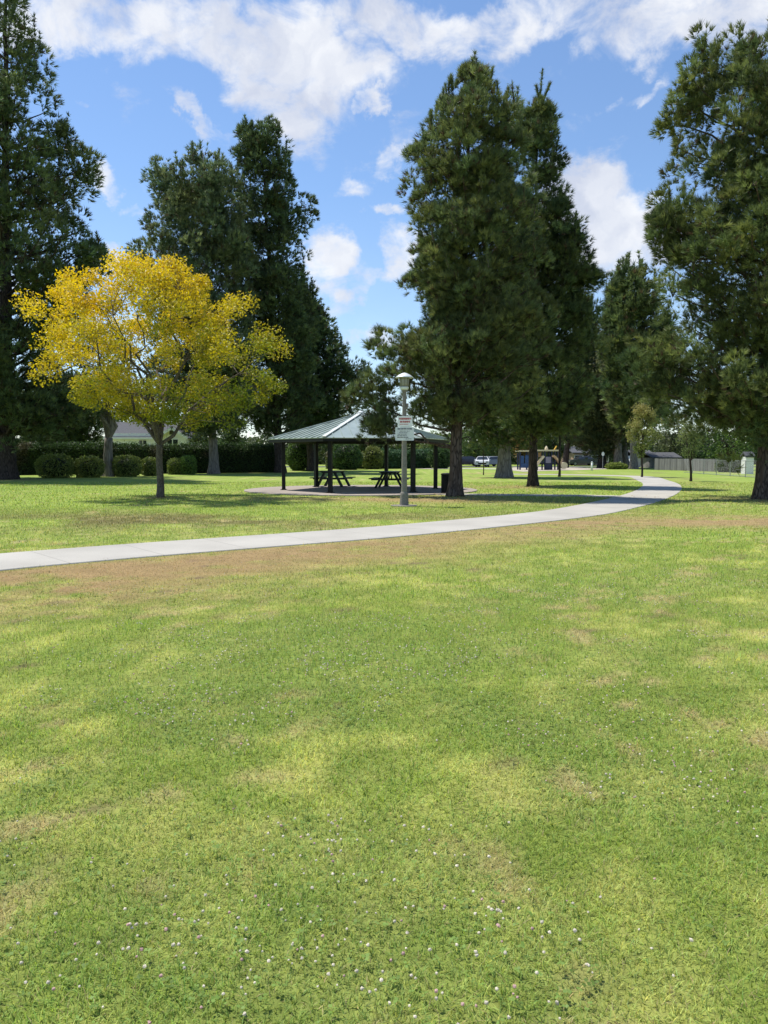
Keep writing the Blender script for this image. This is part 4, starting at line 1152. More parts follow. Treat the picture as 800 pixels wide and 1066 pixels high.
# litter bin
bp_ = G(466.5, 514.2)
bn = thing('litter_bin', 'dark round slatted litter bin beside the leaning pine trunk', 'bin', (bp_[0], bp_[1], .035))
mb = MB()
for k in range(28):
    a = 2 * math.pi * k / 28
    mb.box((bp_[0] + .27 * math.cos(a), bp_[1] + .27 * math.sin(a), .035 + .39), (.02, .042, .76), a)
mb.lathe([(.255, .04), (.255, .76)], 20, (bp_[0], bp_[1], 0))
mb.build('bin_body', M['bin'], bn)
mb = MB(); mb.lathe([(.29, .79), (.30, .81), (.30, .84), (.24, .86), (.20, .87)], 24, (bp_[0], bp_[1], 0)); mb.build('rim', M['bin'], bn, True)
mb = MB(); mb.lathe([(.24, .03), (.26, .06)], 20, (bp_[0], bp_[1], 0)); mb.build('base', M['bin'], bn)

# ------------------------------------------------------------------ lamp post with its two signs
lp = G(421, 526.8); LX, LY = lp[0], lp[1]
zt = P(421, 388, LY)[2]
lamp = thing('lamp_post', 'concrete lamp post with a mushroom-capped lantern and two signs on it', 'lamp post', (LX, LY, 0))
mb = MB(); mb.lathe([(.15, 0), (.15, .02), (.14, .05), (.13, .36), (.12, .41), (.095, .46), (.09, .7), (.084, 1.4), (.072, 2.4), (.060, zt - .62), (.066, zt - .60), (.08, zt - .585), (.08, zt - .55), (.06, zt - .54)], 24, (LX, LY, 0)); pole = mb.build('pole', M['concrete_post'], lamp, False)
mb = MB(); mb.lathe([(.42, -.03), (.42, .02), (.41, .03)], 24, (LX, LY, 0)); mb.build('footing', M['concrete_post'], lamp)
mb = MB(); mb.lathe([(.08, zt - .54), (.125, zt - .52), (.135, zt - .46), (.13, zt - .44)], 24, (LX, LY, 0)); mb.build('lantern_collar', M['cap_metal'], lamp, False)
mb = MB(); mb.lathe([(.115, zt - .44), (.135, zt - .30), (.15, zt - .145)], 24, (LX, LY, 0)); ln = mb.build('lantern', M['lens'], lamp, True)
mb = MB()
for k in range(8):
    a = 2 * math.pi * k / 8
    mb.beam((LX + .121 * math.cos(a), LY + .121 * math.sin(a), zt - .445), (LX + .157 * math.cos(a), LY + .157 * math.sin(a), zt - .14), .014, .014)
mb.build('frame', M['concrete_post'], ln)
mb = MB(); mb.lathe([(.16, zt - .15), (.285, zt - .165), (.29, zt - .15), (.24, zt - .11), (.16, zt - .055), (.07, zt - .012), (.02, zt)], 28, (LX, LY, 0)); mb.build('cap', M['cap_metal'], lamp, True)
mb = MB(); mb.box((LX + .095, LY - .02, zt - 1.02), (.07, .09, .13)); mb.build('photocell_box', M['concrete_post'], lamp)


def sign(name, label, u0, u1, v0, v1, mat, y, rows, strap_z):
    p, q = P(u0, v0, y), P(u1, v1, y)
    cx_, cz, w, h = (p[0] + q[0]) / 2, (p[2] + q[2]) / 2, q[0] - p[0], p[2] - q[2]
    o = thing(name, label, 'sign', (cx_, y, cz), 'signs on the lamp post')
    mb = MB()
    r = .025; pts = []
    for sx, sz, a0 in ((1, 1, 0), (-1, 1, 90), (-1, -1, 180), (1, -1, 270)):
        for a in (0, 30, 60, 90):
            pts.append((sx * (w / 2 - r) + r * math.cos(R(a0 + a)), sz * (h / 2 - r) + r * math.sin(R(a0 + a))))
    pts = np.array(pts); n = len(pts)
    f = np.c_[cx_ + pts[:, 0], np.full(n, y - .003), cz + pts[:, 1]]; bk = f + np.array((0, .006, 0))
    j = np.arange(n); k = (j + 1) % n
    mb.add(np.concatenate([f, bk]), [np.arange(n)[None, ::-1], (n + np.arange(n))[None, :], np.stack([j, k, n + k, n + j], 1)])
    mb.build('board', mat, o)
    # worn print: rows of word-long strokes, the photo shows no readable letters
    random.seed(len(label))
    mb = {}
    for (zf, hf, x0, x1, ink) in rows:
        x = x0
        while x < x1 - .02:
            l = min(random.uniform(.07, .16), x1 - x)
            zc = cz + h * (.5 - zf)
            # each stroke row is broken into letter-wide bars of uneven height
            xx = x
            while xx < x + l:
                lw = random.uniform(.018, .028)
                m_ = mb.setdefault((ink, zf), MB())
                m_.box((cx_ - w / 2 + (xx + lw / 2) * w, y - .0052, zc + random.uniform(-.06, .06) * hf * h), (lw * w * .78, .0016, hf * h * random.uniform(.75, 1.0)))
                xx += lw
            x += l + .03
    for (ink, zf), m_ in mb.items():
        m_.build('lettering', M[ink], o)
    for dz in (-.25, .25):
        mb2 = MB()
        mb2.beam((cx_ - .1, y + .012, cz + dz * h), (cx_ + .1, y + .012, cz + dz * h), .012, .025)
        mb2.build('bracket', M['galv'], o)
    return o


sign('sign', 'small white sign with red printing, upper of two on the lamp post', 414.2, 429.6, 433.2, 444.3, M['sign_white'], LY - .115,
     [(.24, .20, .1, .9, 'sign_red'), (.53, .19, .16, .84, 'sign_red'), (.76, .07, .12, .7, 'sign_red')], 0)
sign('sign', 'wider pale grey sign with dark printing, lower of two on the lamp post', 411.8, 431.2, 444.6, 458.6, M['sign_pale'], LY - .115,
     [(.13, .11, .12, .88, 'sign_ink'), (.30, .05, .25, .75, 'sign_ink'), (.42, .05, .2, .62, 'sign_ink'), (.53, .05, .12, .6, 'sign_ink'), (.64, .06, .1, .62, 'sign_ink'), (.76, .08, .1, .7, 'sign_ink'), (.88, .05, .55, .85, 'sign_ink')], 0)

# ------------------------------------------------------------------ fences
def fence_line(a, b_, step):
    a, b_ = np.asarray(a[:2]), np.asarray(b_[:2]); Ln = np.linalg.norm(b_ - a); d = (b_ - a) / Ln
    return a, b_, d, Ln, math.atan2(d[1], d[0])


rng = np.random.default_rng(5)
fa, fb, fd, fl_, fr = fence_line(G(744, 491.2), G(682, 489.2), 1)
wf = thing('wooden_fence', 'long weathered grey wooden board fence behind the sparse young tree', 'fence', (*fa, 0))
mb = MB(); s = 0.0
while s < fl_:
    w = rng.uniform(.13, .15); h = 1.22 + rng.normal(0, .012)
    p = fa + fd * (s + w / 2)
    mb.box((p[0], p[1], h / 2 + .03), (w - .012, .02, h), fr, np.ones(3) * rng.uniform(.65, 1.25)); s += w
mb.build('board_panel', M['fence_wood'], wf)
for zr in (.3, 1.0):
    mb = MB(); a = fa + np.array((-fd[1], fd[0])) * -.045; e = a + fd * fl_
    mb.beam((*a, zr), (*e, zr), .04, .09); mb.build('rail', M['fence_wood'], wf)
k = 0
while k * 2.4 < fl_:
    p = fa + fd * (k * 2.4) + np.array((-fd[1], fd[0])) * -.115
    mb = MB(); mb.box((p[0], p[1], .62), (.09, .09, 1.3), fr); mb.build('post', M['fence_wood'], wf); k += 1
ca, cb, cd_, cl_, cr__ = fence_line(G(800, 498.6), G(712, 492.2), 1)
ca = ca - cd_ * 8; cl_ += 8
cf = thing('chain_link_fence', 'grey chain-link fence in front of the wooden fence', 'fence', (*ca, 0))
H = 1.2
for k in range(int(cl_ / 3) + 1):
    p = ca + cd_ * 3 * k
    mb = MB(); mb.tube([(p[0], p[1], -.05), (p[0], p[1], H + .03)], .03, 8); mb.build('post', M['galv'], cf)
for z in (.06, H):
    mb = MB(); mb.tube([(*ca, z), (*(ca + cd_ * cl_), z)], .021, 6); mb.build('rail', M['galv'], cf)
mb = MB(); st = .09
for sg in (1, -1):
    s0 = np.arange(-H, cl_ + H, st)
    b0 = np.where(sg > 0, s0, s0 + 0); s1 = s0 + sg * (H - .08)
    t0_ = np.clip((0 - s0) / (s1 - s0), 0, 1) * 0
    ok = (np.minimum(s0, s1) >= 0) & (np.maximum(s0, s1) <= cl_)
    A = np.c_[ca[0] + cd_[0] * s0[ok], ca[1] + cd_[1] * s0[ok], np.full(ok.sum(), .07)]
    B = np.c_[ca[0] + cd_[0] * s1[ok], ca[1] + cd_[1] * s1[ok], np.full(ok.sum(), H - .01)]
    w3 = np.array((cd_[0], cd_[1], 0)) * .0022; nn_ = np.array((-cd_[1], cd_[0], 0)) * .0022
    m_ = len(A); v = np.stack([A - w3, A + w3, A + nn_, B - w3, B + w3, B + nn_], 1).reshape(-1, 3)
    kk = np.arange(m_)[:, None] * 6
    mb.add(v, [kk + np.array([[0, 1, 4, 3]]), kk + np.array([[1, 2, 5, 4]]), kk + np.array([[2, 0, 3, 5]])])
mb.build('wire_mesh', M['galv'], cf)

# ------------------------------------------------------------------ buildings
def gable_roof(mb, x0, x1, y0, y1, ze, zr, over=.35, along='x', th=.14, col=None):
    if along == 'x':
        ym = (y0 + y1) / 2; k = (zr - ze) / (ym - y0)
        A = [(x0 - over, y0 - over, ze - k * over), (x1 + over, y0 - over, ze - k * over), (x1 + over, ym, zr), (x0 - over, ym, zr), (x1 + over, y1 + over, ze - k * over), (x0 - over, y1 + over, ze - k * over)]
    else:
        xm = (x0 + x1) / 2; k = (zr - ze) / (xm - x0)
        A = [(x0 - over, y0 - over, ze - k * over), (x0 - over, y1 + over, ze - k * over), (xm, y1 + over, zr), (xm, y0 - over, zr), (x1 + over, y1 + over, ze - k * over), (x1 + over, y0 - over, ze - k * over)]
    A = np.array(A); B = A + np.array((0, 0, th))
    if along == 'x':
        fs = [(6, 7, 8, 9), (9, 8, 10, 11), (3, 2, 1, 0), (5, 4, 2, 3), (0, 1, 7, 6), (10, 4, 5, 11), (0, 6, 9, 3), (3, 9, 11, 5), (1, 2, 8, 7), (2, 4, 10, 8)]
    else:
        fs = [(6, 9, 8, 7), (9, 11, 10, 8), (0, 1, 2, 3), (3, 2, 4, 5), (0, 6, 7, 1), (5, 4, 10, 11), (0, 3, 9, 6), (3, 5, 11, 9), (1, 7, 8, 2), (2, 8, 10, 4)]
    mb.add(np.concatenate([A, B]), np.array(fs), col)


HY = 92.0
hl, hr_ = P(112, 460, HY)[0], P(198, 460, HY)[0]
zev, zri = P(150, 455.5, HY)[2], P(150, 440.5, HY + 4)[2]
hs = thing('house', 'white sided house with grey gabled roof behind the hedge', 'house', ((hl + hr_) / 2, HY, 0))
mb = MB(); mb.box(((hl + hr_) / 2, HY + 4, (zev + 1.0) / 2 + .5), (hr_ - hl, 8, zev - 1.0)); mb.build('wall', M['white_paint'], hs)
mb = MB(); mb.box(((hl + hr_) / 2, HY + 4, .5), (hr_ - hl + .06, 8.06, 1.0)); mb.build('brick_base', M['brick'], hs)
mb = MB(); gable_roof(mb, hl, hr_, HY, HY + 8, zev, zri); mb.build('roof', M['grey_roof'], hs)
g0, g1, gm = P(166, 460, HY - 1.6)[0], P(194, 460, HY - 1.6)[0], P(180, 445, HY - 1.6)
mb = MB(); mb.box(((g0 + g1) / 2, HY - .6, zev / 2), (g1 - g0, 2.0, zev - .01))
zz1 = gm[2] - .15; xm = (g0 + g1) / 2
mb.add([(g0, HY - 1.6, zev), (g1, HY - 1.6, zev), (xm, HY - 1.6, zz1), (g0, HY - 1.5, zev), (g1, HY - 1.5, zev), (xm, HY - 1.5, zz1)], [np.array([[0, 1, 2], [3, 5, 4]]), np.array([[0, 2, 5, 3], [1, 4, 5, 2]])])
mb.build('gable_wall', M['white_paint'], hs)
mb = MB(); gable_roof(mb, g0, g1, HY - 1.75, HY + 3, zev, zz1, .3, 'y'); gr_ = mb.build('gable_roof', M['grey_roof'], hs)
mb = MB()
kz = (zz1 - zev) / (xm - g0)
for s, x0_ in ((1, g0), (-1, g1)):
    mb.beam((x0_ - s * .3, HY - 2.08, zev - kz * .3 + .06), (xm, HY - 2.08, zz1 + .06), .06, .3)
mb.build('bargeboard', M['white_paint'], gr_)
mb = MB(); mb.box(((g0 + g1) / 2, HY - 1.62, zev + .55), (.7, .03, .5)); mb.build('vent', M['grey_roof'], hs)
for (u0, u1, v0, v1, yy) in ((145, 153, 458, 463, HY), (174, 186, 457, 463, HY - 1.6)):
    p, q = P(u0, v0, yy), P(u1, v1, yy)
    mb = MB(); mb.box(((p[0] + q[0]) / 2, yy - .03, (p[2] + q[2]) / 2), (q[0] - p[0], .06, p[2] - q[2])); w_ = mb.build('window', M['white_paint'], hs)
    mb = MB()
    for f in (-.25, .25):
        mb.box(((p[0] + q[0]) / 2 + f * (q[0] - p[0]), yy - .066, (p[2] + q[2]) / 2), ((q[0] - p[0]) * .42, .012, (p[2] - q[2]) * .8))
    mb.build('pane', M['glass_dark'], w_)
mb = MB(); mb.beam((hl - .35, HY - .42, zev - .10), (hr_ + .35, HY - .42, zev - .10), .06, .2); mb.build('eave_board', M['white_paint'], hs)


def small_building(name, label, u0, u1, vt, Y, depth, wall, ridge, roofm, win=0, over=.4):
    x0, x1 = P(u0, 480, Y)[0], P(u1, 480, Y)[0]; ze = P(u0, vt, Y)[2]
    o = thing(name, label, 'building', ((x0 + x1) / 2, Y, 0))
    mb = MB(); mb.box(((x0 + x1) / 2, Y + depth / 2, ze / 2), (x1 - x0, depth, ze)); mb.build('wall', wall, o)
    mb = MB(); gable_roof(mb, x0, x1, Y, Y + depth, ze, ze + ridge, over); mb.build('roof', roofm, o)
    for j in range(win):
        cx_ = x0 + (x1 - x0) * (j + .5) / win
        mb = MB(); mb.box((cx_, Y - .02, ze * .58), (1.3, .05, 1.0)); w_ = mb.build('window', M['white_paint'], o)
        mb = MB(); mb.box((cx_, Y - .05, ze * .58), (1.12, .014, .84)); mb.build('pane', M['glass_dark'], w_)
    return o


small_building('building', 'long tan building with low roof behind the playground pines', 598, 634, 471.5, 120, 9, M['tan_wall'], .9, M['grey_roof'], 4)
small_building('shed', 'white shed at the end of the wooden fence', 663, 680, 474.5, 105, 6, M['white_paint'], .7, M['grey_roof'], 0)
small_building('shed', 'dark low shed with a sloping roof next to the white shed', 681, 706, 476.5, 96, 5, M['fence_wood'], .55, M['grey_roof'], 0)
small_building('shed', 'narrow white shed behind the chain-link fence at the big pine trunk', 777, 785, 475.5, 66, .9, M['white_paint'], .3, M['grey_roof'], 0, .08)

# ------------------------------------------------------------------ playground
PY = 84.0
PP = lambda u, v: P(u, v, PY)
def bar(mb, u0, v0, u1, v1, r=.06, dy=0.0, n=8):
    a, b_ = PP(u0, v0), PP(u1, v1); a[1] += dy; b_[1] += dy
    mb.tube([a, b_], r, n)


ps = thing('play_structure', 'play structure with navy posts, cream roof bar and tan slides', 'play structure', (*PP(571, 489.3)[:2], .02))
zb = 489.6
for dy in (0, 1.5):
    for u in (559.5, 567.5, 574.5, 581):
        mb = MB(); bar(mb, u, zb, u, 469.5, .09, dy); mb.build('post', M['play_navy'], ps)
mb = MB(); a, b_ = PP(557.5, 468.9), PP(583, 469.2)
mb.box(((a[0] + b_[0]) / 2, PY + .75, a[2]), (b_[0] - a[0], 2.1, .16)); mb.build('roof_bar', M['play_cream'], ps)
mb = MB(); p = PP(570.5, 467.2); mb.lathe([(.22, 0), (.16, .25), (.03, .45)], 10, (p[0], PY + .75, PP(0, 468.4)[2])); mb.build('finial', M['play_cream'], ps)
mb = MB(); a, b_ = PP(560, 482), PP(580.5, 482); mb.box(((a[0] + b_[0]) / 2, PY + .75, a[2] + .05), (b_[0] - a[0], 1.5, .1)); mb.build('platform', M['play_navy'], ps)
mb = MB(); a, b_ = PP(568.4, 475.5), PP(573.8, 482); mb.box(((a[0] + b_[0]) / 2, PY - .02, (a[2] + b_[2]) / 2), (b_[0] - a[0], .05, a[2] - b_[2])); mb.build('panel', M['play_lilac'], ps)
mb = MB(); a, b_ = PP(568.4, 482.6), PP(573.8, 489); mb.box(((a[0] + b_[0]) / 2, PY - .02, (a[2] + b_[2]) / 2), (b_[0] - a[0], .05, a[2] - b_[2])); mb.build('panel', M['play_navy'], ps)
mb = MB(); a, b_ = PP(560.4, 471), PP(566.5, 476); mb.box(((a[0] + b_[0]) / 2, PY + 1.5, (a[2] + b_[2]) / 2), (b_[0] - a[0], .05, a[2] - b_[2])); mb.build('panel', M['play_tan'], ps)


def slide(pts, w, mat):
    mb = MB(); pts = np.array(pts)
    for s in range(len(pts) - 1):
        mb.beam(pts[s], pts[s + 1], w, .05)
        for e in (-1, 1):
            off = np.array((0, e * w / 2, .07)); mb.beam(pts[s] + off, pts[s + 1] + off, .05, .2)
    return mb.build('slide', mat, ps)


q = [PP(565, 475.5), PP(562, 479), PP(559, 483), PP(556.5, 487), PP(555, 488.2)]
for s_ in q: s_[1] -= .6
slide(q, .7, M['play_cream'])
q = [PP(574.5, 475), PP(577, 476.5), PP(580, 480), PP(583, 484), PP(586, 487)]
for s_ in q: s_[1] -= .5
slide(q, .7, M['play_tan'])
mb = MB(); p = PP(585.8, 484.5)
for r_, w_ in ((.55, .5),):
    a = np.linspace(0, 2 * math.pi, 16, endpoint=False)
    ring = [(p[0] + .28 * math.cos(x), PY - .6 + .2 * math.sin(x * 1), p[2]) for x in a]
    mb.tube([(p[0], PY - .9, p[2]), (p[0], PY - .2, p[2])], .36, 16)
mb.build('tunnel', M['play_cream'], ps)
mb = MB(); bar(mb, 576.8, 470, 580.3, 464.2, .07, .3); mb.build('climbing_bar', M['yellow_paint'], ps)
pt = thing('play_tower', 'blue panelled play tower with a cream roof bar left of the slides'.replace(' left of', ' next to'), 'play structure', (*PP(546, 489.3)[:2], .02))
for dy in (0, 1.4):
    for u in (541.6, 551):
        mb = MB(); bar(mb, u, zb, u, 470, .09, dy); mb.build('post', M['play_navy'], pt)
mb = MB(); a, b_ = PP(539.6, 469.4), PP(554, 469.4); mb.box(((a[0] + b_[0]) / 2, PY + .7, a[2]), (b_[0] - a[0], 1.9, .15)); mb.build('roof_bar', M['play_cream'], pt)
for (u0, u1, v0, v1) in ((542.4, 545.6, 474.5, 482), (547, 550.3, 474, 482), (541.8, 550.6, 482.3, 487)):
    mb = MB(); a, b_ = PP(u0, v0), PP(u1, v1); mb.box(((a[0] + b_[0]) / 2, PY - .03, (a[2] + b_[2]) / 2), (b_[0] - a[0], .06, a[2] - b_[2])); mb.build('panel', M['play_blue'], pt)

# round sign on a thin post, white marker post
p = G(627.6, 488.2)
rs = thing('round_sign', 'small round white sign on a thin post before the black pine trunk', 'sign', (*p[:2], 0))
zc = P(627.6, 472.6, p[1])[2]
mb = MB(); mb.tube([(p[0], p[1], -.05), (p[0], p[1], zc)], .04, 8); mb.build('post', M['galv'], rs)
mb = MB(); a = np.linspace(0, 2 * math.pi, 20, endpoint=False)
f = np.c_[p[0] + .17 * np.cos(a), np.full(20, p[1] - .05), zc + .24 * np.sin(a)]; bk = f + np.array((0, .012, 0)); j = np.arange(20); k = (j + 1) % 20
mb.add(np.concatenate([f, bk]), [np.arange(20)[None, :], (20 + np.arange(20))[None, ::-1], np.stack([j, 20 + j, 20 + k, k], 1)]); mb.build('board', M['sign_white'], rs)
p = G(616.3, 490)
mk = thing('marker_post', 'short white marker post standing alone on the far lawn', 'post', (*p[:2], 0))
mb = MB(); mb.tube([(p[0], p[1], -.05), (p[0], p[1], .86)], [.10, .09], 10); mb.build('shaft', M['white_paint'], mk, True)
mb = MB(); mb.lathe([(.105, .86), (.11, .9), (.06, .94), (.01, .95)], 10, (p[0], p[1], 0)); mb.build('cap', M['white_paint'], mk, True)

# ------------------------------------------------------------------ parked cars
def make_car(label, loc, rz, paint):
    t = thing('parked_car', label, 'car', (0, 0, 0), 'cars parked along the road')
    prof = [(-2.2, .32), (-2.22, .62), (-2.1, .86), (-1.2, .97), (-.55, 1.40), (.75, 1.45), (1.55, 1.08), (2.1, .98), (2.2, .72), (2.18, .32)]
    prof = np.array(prof); n = len(prof)
    def side(y, k):
        w = np.where(prof[:, 1] > 1.0, .92 - .30 * (prof[:, 1] - 1.0) / .45, .92)
        return np.c_[prof[:, 0], w * y, prof[:, 1]]
    v = np.concatenate([side(-1, 0), side(1, 0)])
    j = np.arange(n); k = (j + 1) % n
    mb = MB(); mb.add(v, [np.stack([j, k, n + k, n + j], 1)[:, ::-1], np.arange(n)[None, :], (n + np.arange(n))[None, ::-1]]); mb.build('body', paint, t)
    mb = MB()
    mb.add([(-1.17, -.80, 1.0), (-1.17, .80, 1.0), (-.59, .62, 1.385), (-.59, -.62, 1.385)], np.array([[0, 3, 2, 1]]))
    mb.v[-1] = mb.v[-1] + np.array((-.012, 0, .012)); mb.build('windscreen', M['glass_dark'], t)
    mb = MB(); mb.add([(1.50, -.78, 1.12), (1.50, .78, 1.12), (.8, .62, 1.42), (.8, -.62, 1.42)], np.array([[0, 1, 2, 3]])); mb.v[-1] = mb.v[-1] + np.array((.012, 0, .012)); mb.build('rear_window', M['glass_dark'], t)
    for s in (-1, 1):
        mb = MB(); pz = np.array([(-1.0, 1.02), (-.5, 1.36), (.7, 1.40), (1.35, 1.10), (1.2, 1.02)])
        w = .92 - .30 * (pz[:, 1] - 1.0) / .45 + .012
        mb.add(np.c_[pz[:, 0], s * w, pz[:, 1]], [np.arange(5)[None, ::s]]); mb.build('side_window', M['glass_dark'], t)
        mb = MB(); mb.box((-2.19, s * .66, .70), (.08, .36, .16)); mb.build('headlight', M['lens'], t)
        mb = MB(); mb.box((-.95, s * 1.0, 1.02), (.12, .2, .13)); mb.build('mirror', paint, t)
        for x_ in (-1.38, 1.35):
            mb = MB(); a0 = np.array((x_, s * .74, .32)); mb.tube([a0, a0 + np.array((0, s * .2, 0))], .32, 16); wh = mb.build('wheel', M['rubber'], t)
            mb = MB(); mb.tube([a0 + np.array((0, s * .2, 0)), a0 + np.array((0, s * .212, 0))], .2, 12); mb.build('rim', M['galv'], wh)
    mb = MB(); mb.box((-2.215, 0, .50), (.03, 1.1, .2)); mb.build('grille', M['rubber'], t)
    t.location = loc; t.rotation_euler = (0, 0, rz)
    return t


def car_at(label, u, v, rz, paint):
    p = G(u, v); make_car(label, (p[0], p[1], .012), R(rz), paint)


car_at('white car seen head-on beside the thickest pale pine trunk', 502.4, 486.1, 82, car_paint('white_car_paint', (.72, .73, .74)))
car_at('silver car half behind the white one', 510.5, 485.6, 30, car_paint('silver_car_paint', (.34, .36, .38)))
car_at('dark purple car parked side-on near the leaning pine trunk', 485.5, 485.3, 3, car_paint('dark_car_paint', (.035, .03, .05)))
car_at('dark grey car parked side-on past the playground', 606.5, 484.9, 3, car_paint('grey_car_paint', (.05, .055, .06)))

# ------------------------------------------------------------------ sky, clouds, sun
SUN_EL, SUN_AZ = R(66), R(-60)          # azimuth from +Y towards +X
sd = np.array((math.sin(SUN_AZ) * math.cos(SUN_EL), math.cos(SUN_AZ) * math.cos(SUN_EL), math.sin(SUN_EL)))
sl = bpy.data.lights.new('sun', 'SUN'); sl.energy = 3.9; sl.angle = R(1.6); sl.color = (1.0, .95, .87)
so = bpy.data.objects.new('sun', sl); col.objects.link(so)
so.rotation_euler = Vector(-sd).to_track_quat('-Z', 'Y').to_euler()
so.location = (0, 0, 60)

w = bpy.data.worlds.new('World'); scene.world = w; w.use_nodes = True
nt = w.node_tree; nt.nodes.clear(); L = nt.links
wo = N(nt, 'ShaderNodeOutputWorld')
sky = N(nt, 'ShaderNodeTexSky', sky_type='NISHITA', sun_disc=False, sun_elevation=SUN_EL, sun_rotation=SUN_AZ)
sky.altitude = 50; sky.air_density = 1.0; sky.dust_density = 0.1; sky.ozone_density = 5.0
bg = N(nt, 'ShaderNodeBackground'); bg.inputs['Strength'].default_value = 0.115
L.new(sky.outputs[0], bg.inputs['Color'])
tc = N(nt, 'ShaderNodeTexCoord')
sep = N(nt, 'ShaderNodeSeparateXYZ'); L.new(tc.outputs['Generated'], sep.inputs[0])


def MATH(op, a, b_=None, clamp=False):
    n_ = N(nt, 'ShaderNodeMath', operation=op); n_.use_clamp = clamp
    for i_, q_ in enumerate((a, b_)):
        if q_ is None: continue
        if isinstance(q_, (int, float)): n_.inputs[i_].default_value = q_
        else: L.new(q_, n_.inputs[i_])
    return n_.outputs[0]


azn = MATH('ARCTAN2', sep.outputs[0], sep.outputs[1])
eln = MATH('ARCSINE', sep.outputs[2])
cmb = N(nt, 'ShaderNodeCombineXYZ'); L.new(azn, cmb.inputs[0]); L.new(eln, cmb.inputs[1])
# domain-warped coordinates give the clouds ragged edges
wn = N(nt, 'ShaderNodeTexNoise'); wn.inputs['Scale'].default_value = 9; wn.inputs['Detail'].default_value = 6; wn.inputs['Roughness'].default_value = .62
L.new(cmb.outputs[0], wn.inputs['Vector'])
ws = N(nt, 'ShaderNodeVectorMath', operation='SUBTRACT'); L.new(wn.outputs['Color'], ws.inputs[0]); ws.inputs[1].default_value = (.5, .5, .5)
wm = N(nt, 'ShaderNodeVectorMath', operation='MULTIPLY'); L.new(ws.outputs[0], wm.inputs[0]); wm.inputs[1].default_value = (.16, .13, 0)
wa = N(nt, 'ShaderNodeVectorMath', operation='ADD'); L.new(cmb.outputs[0], wa.inputs[0]); L.new(wm.outputs[0], wa.inputs[1])


def ae(u, v):
    x, y, z = ray(u, v); l = math.sqrt(x * x + y * y + z * z)
    return math.atan2(x, y), math.asin(z / l)


# cloud banks: direction of the centre, half-sizes and tilt (all as angles), strength
CL = [(110, 14, 85, 26, -6, 1.0), (215, 32, 75, 24, -12, .95), (60, 0, 60, 30, 0, .7), (310, 60, 70, 42, 18, 1.1), (300, 105, 42, 36, 30, .9), (315, 142, 20, 22, 0, .6),
      (420, 32, 80, 26, 5, .95), (520, 24, 80, 20, 0, .9), (610, 8, 70, 20, 0, .8), (735, 12, 90, 26, 0, 1.0), (775, 42, 35, 16, 0, .7), (388, 114, 20, 11, 5, 1.0),
      (200, 112, 34, 9, 25, .65), (232, 128, 26, 8, 10, .5), (645, 88, 40, 9, -10, .75), (610, 212, 42, 36, 0, 1.3), (645, 245, 56, 38, 20, 1.35), (680, 272, 46, 24, 0, 1.0), (600, 190, 26, 20, 0, 1.0),
      (412, 262, 22, 26, 0, .95), (342, 278, 26, 30, 20, 1.0), (402, 215, 22, 9, 0, .7), (375, 292, 18, 14, 0, .6), (112, 262, 26, 18, 10, 1.0), (104, 196, 18, 9, 10, .7), (138, 208, 12, 6, 0, .5), (85, 108, 12, 6, 0, .5),
      (395, 350, 36, 18, 0, .65), (340, 330, 30, 20, 0, .45), (410, 165, 20, 8, 0, .45), (360, 180, 16, 10, 0, .4), (545, 300, 60, 30, 0, .5), (-60, 60, 60, 40, 0, .8), (-40, 300, 60, 30, 0, .7), (860, 200, 60, 40, 0, .8), (900, 60, 60, 30, 0, .8), (250, -70, 160, 40, 0, .8), (650, -80, 160, 30, 0, .8)]
acc = None
for (u, v, ru, rv, tilt, k) in CL:
    if v < 70: ru, rv = ru * 1.18, rv * 1.25
    a0, e0 = ae(u, v); a1, _ = ae(u + 20, v); _, e1 = ae(u, v - 20)
    ra, re = ru * abs(a1 - a0) / 20, rv * abs(e1 - e0) / 20
    s = N(nt, 'ShaderNodeMapping', vector_type='TEXTURE')
    s.inputs['Location'].default_value = (a0, e0, 0); s.inputs['Rotation'].default_value = (0, 0, -R(tilt)); s.inputs['Scale'].default_value = (ra * 1.35, re * 1.35, 1)
    L.new(wa.outputs[0], s.inputs['Vector'])
    ln_ = N(nt, 'ShaderNodeVectorMath', operation='LENGTH'); L.new(s.outputs[0], ln_.inputs[0])
    mr = N(nt, 'ShaderNodeMapRange', interpolation_type='SMOOTHSTEP'); mr.inputs[1].default_value = 1.45; mr.inputs[2].default_value = 0.3; mr.inputs[3].default_value = 0; mr.inputs[4].default_value = k * .98
    L.new(ln_.outputs['Value'], mr.inputs[0])
    acc = mr.outputs[0] if acc is None else MATH('MAXIMUM', acc, mr.outputs[0])
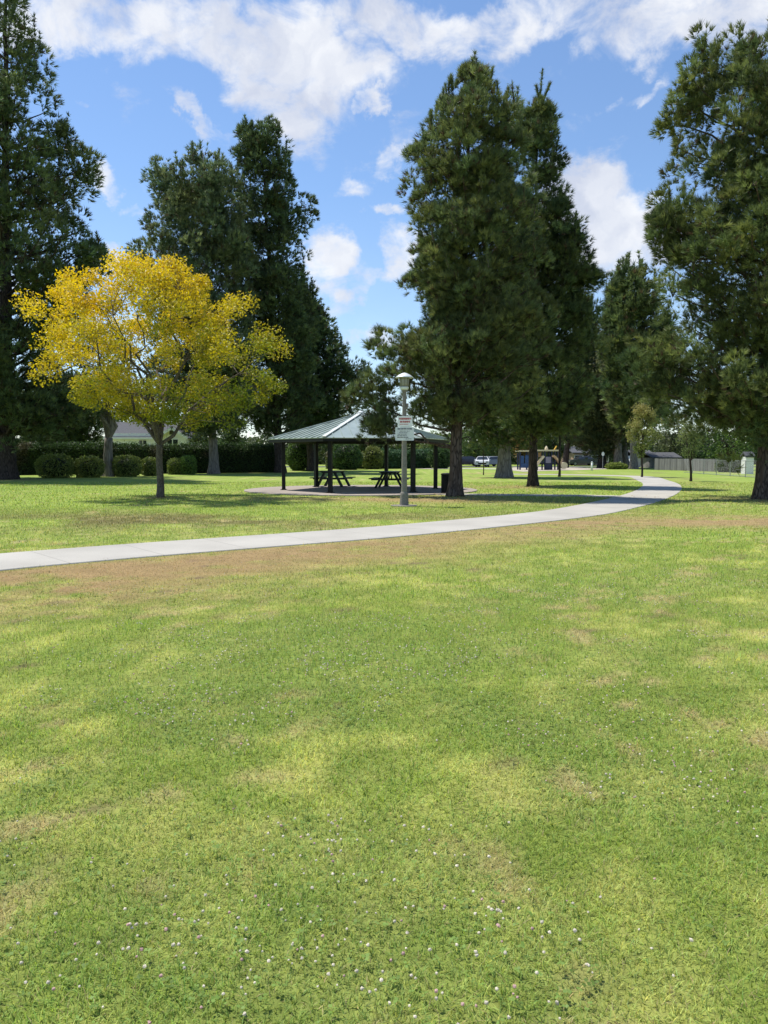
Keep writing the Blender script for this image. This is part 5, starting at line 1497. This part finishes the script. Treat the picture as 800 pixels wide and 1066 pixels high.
# finer structure of the cloud layer
mpn = N(nt, 'ShaderNodeMapping'); mpn.inputs['Scale'].default_value = (1, 1.5, 1); L.new(cmb.outputs[0], mpn.inputs['Vector'])
fn = N(nt, 'ShaderNodeTexNoise'); fn.inputs['Scale'].default_value = 14; fn.inputs['Detail'].default_value = 9; fn.inputs['Roughness'].default_value = .6; fn.inputs['Distortion'].default_value = .35
L.new(mpn.outputs[0], fn.inputs['Vector'])
dens = MATH('ADD', acc, MATH('MULTIPLY', MATH('SUBTRACT', fn.outputs['Fac'], .52), 2.5))
mk_ = N(nt, 'ShaderNodeMapRange', interpolation_type='SMOOTHSTEP'); mk_.inputs[1].default_value = .16; mk_.inputs[2].default_value = 1.05; mk_.inputs[3].default_value = 0; mk_.inputs[4].default_value = .93
L.new(dens, mk_.inputs[0])
# haze whitening low on the sky
hz_ = N(nt, 'ShaderNodeMapRange'); hz_.inputs[1].default_value = .32; hz_.inputs[2].default_value = -.02; hz_.inputs[3].default_value = 0.0; hz_.inputs[4].default_value = .22
L.new(eln, hz_.inputs[0])
mask = MATH('MAXIMUM', mk_.outputs[0], hz_.outputs[0], True)
# cloud brightness: white tops, lavender grey in the thick parts
cn = N(nt, 'ShaderNodeTexNoise'); cn.inputs['Scale'].default_value = 11; cn.inputs['Detail'].default_value = 5; L.new(wa.outputs[0], cn.inputs['Vector'])
cr_ = N(nt, 'ShaderNodeValToRGB'); cr_.color_ramp.elements[0].position = .35; cr_.color_ramp.elements[1].position = .62
cr_.color_ramp.elements[0].color = (.42, .45, .53, 1); cr_.color_ramp.elements[1].color = (.62, .63, .65, 1)
L.new(cn.outputs['Fac'], cr_.inputs['Fac'])
bg2 = N(nt, 'ShaderNodeBackground'); bg2.inputs['Strength'].default_value = 1.02; L.new(cr_.outputs[0], bg2.inputs['Color'])
mxs = N(nt, 'ShaderNodeMixShader'); L.new(mask, mxs.inputs[0]); L.new(bg.outputs[0], mxs.inputs[1]); L.new(bg2.outputs[0], mxs.inputs[2])
L.new(mxs.outputs[0], wo.inputs['Surface'])

# ------------------------------------------------------------------ render settings
scene.render.engine = 'CYCLES'
scene.view_settings.view_transform = 'Standard'
scene.view_settings.look = 'None'
scene.view_settings.exposure = 0.62
scene.view_settings.gamma = 1.0
scene.view_settings.use_curve_mapping = False
scene.cycles.max_bounces = 6
scene.cycles.diffuse_bounces = 3
scene.cycles.glossy_bounces = 2
scene.cycles.transmission_bounces = 4
scene.cycles.use_denoising = True
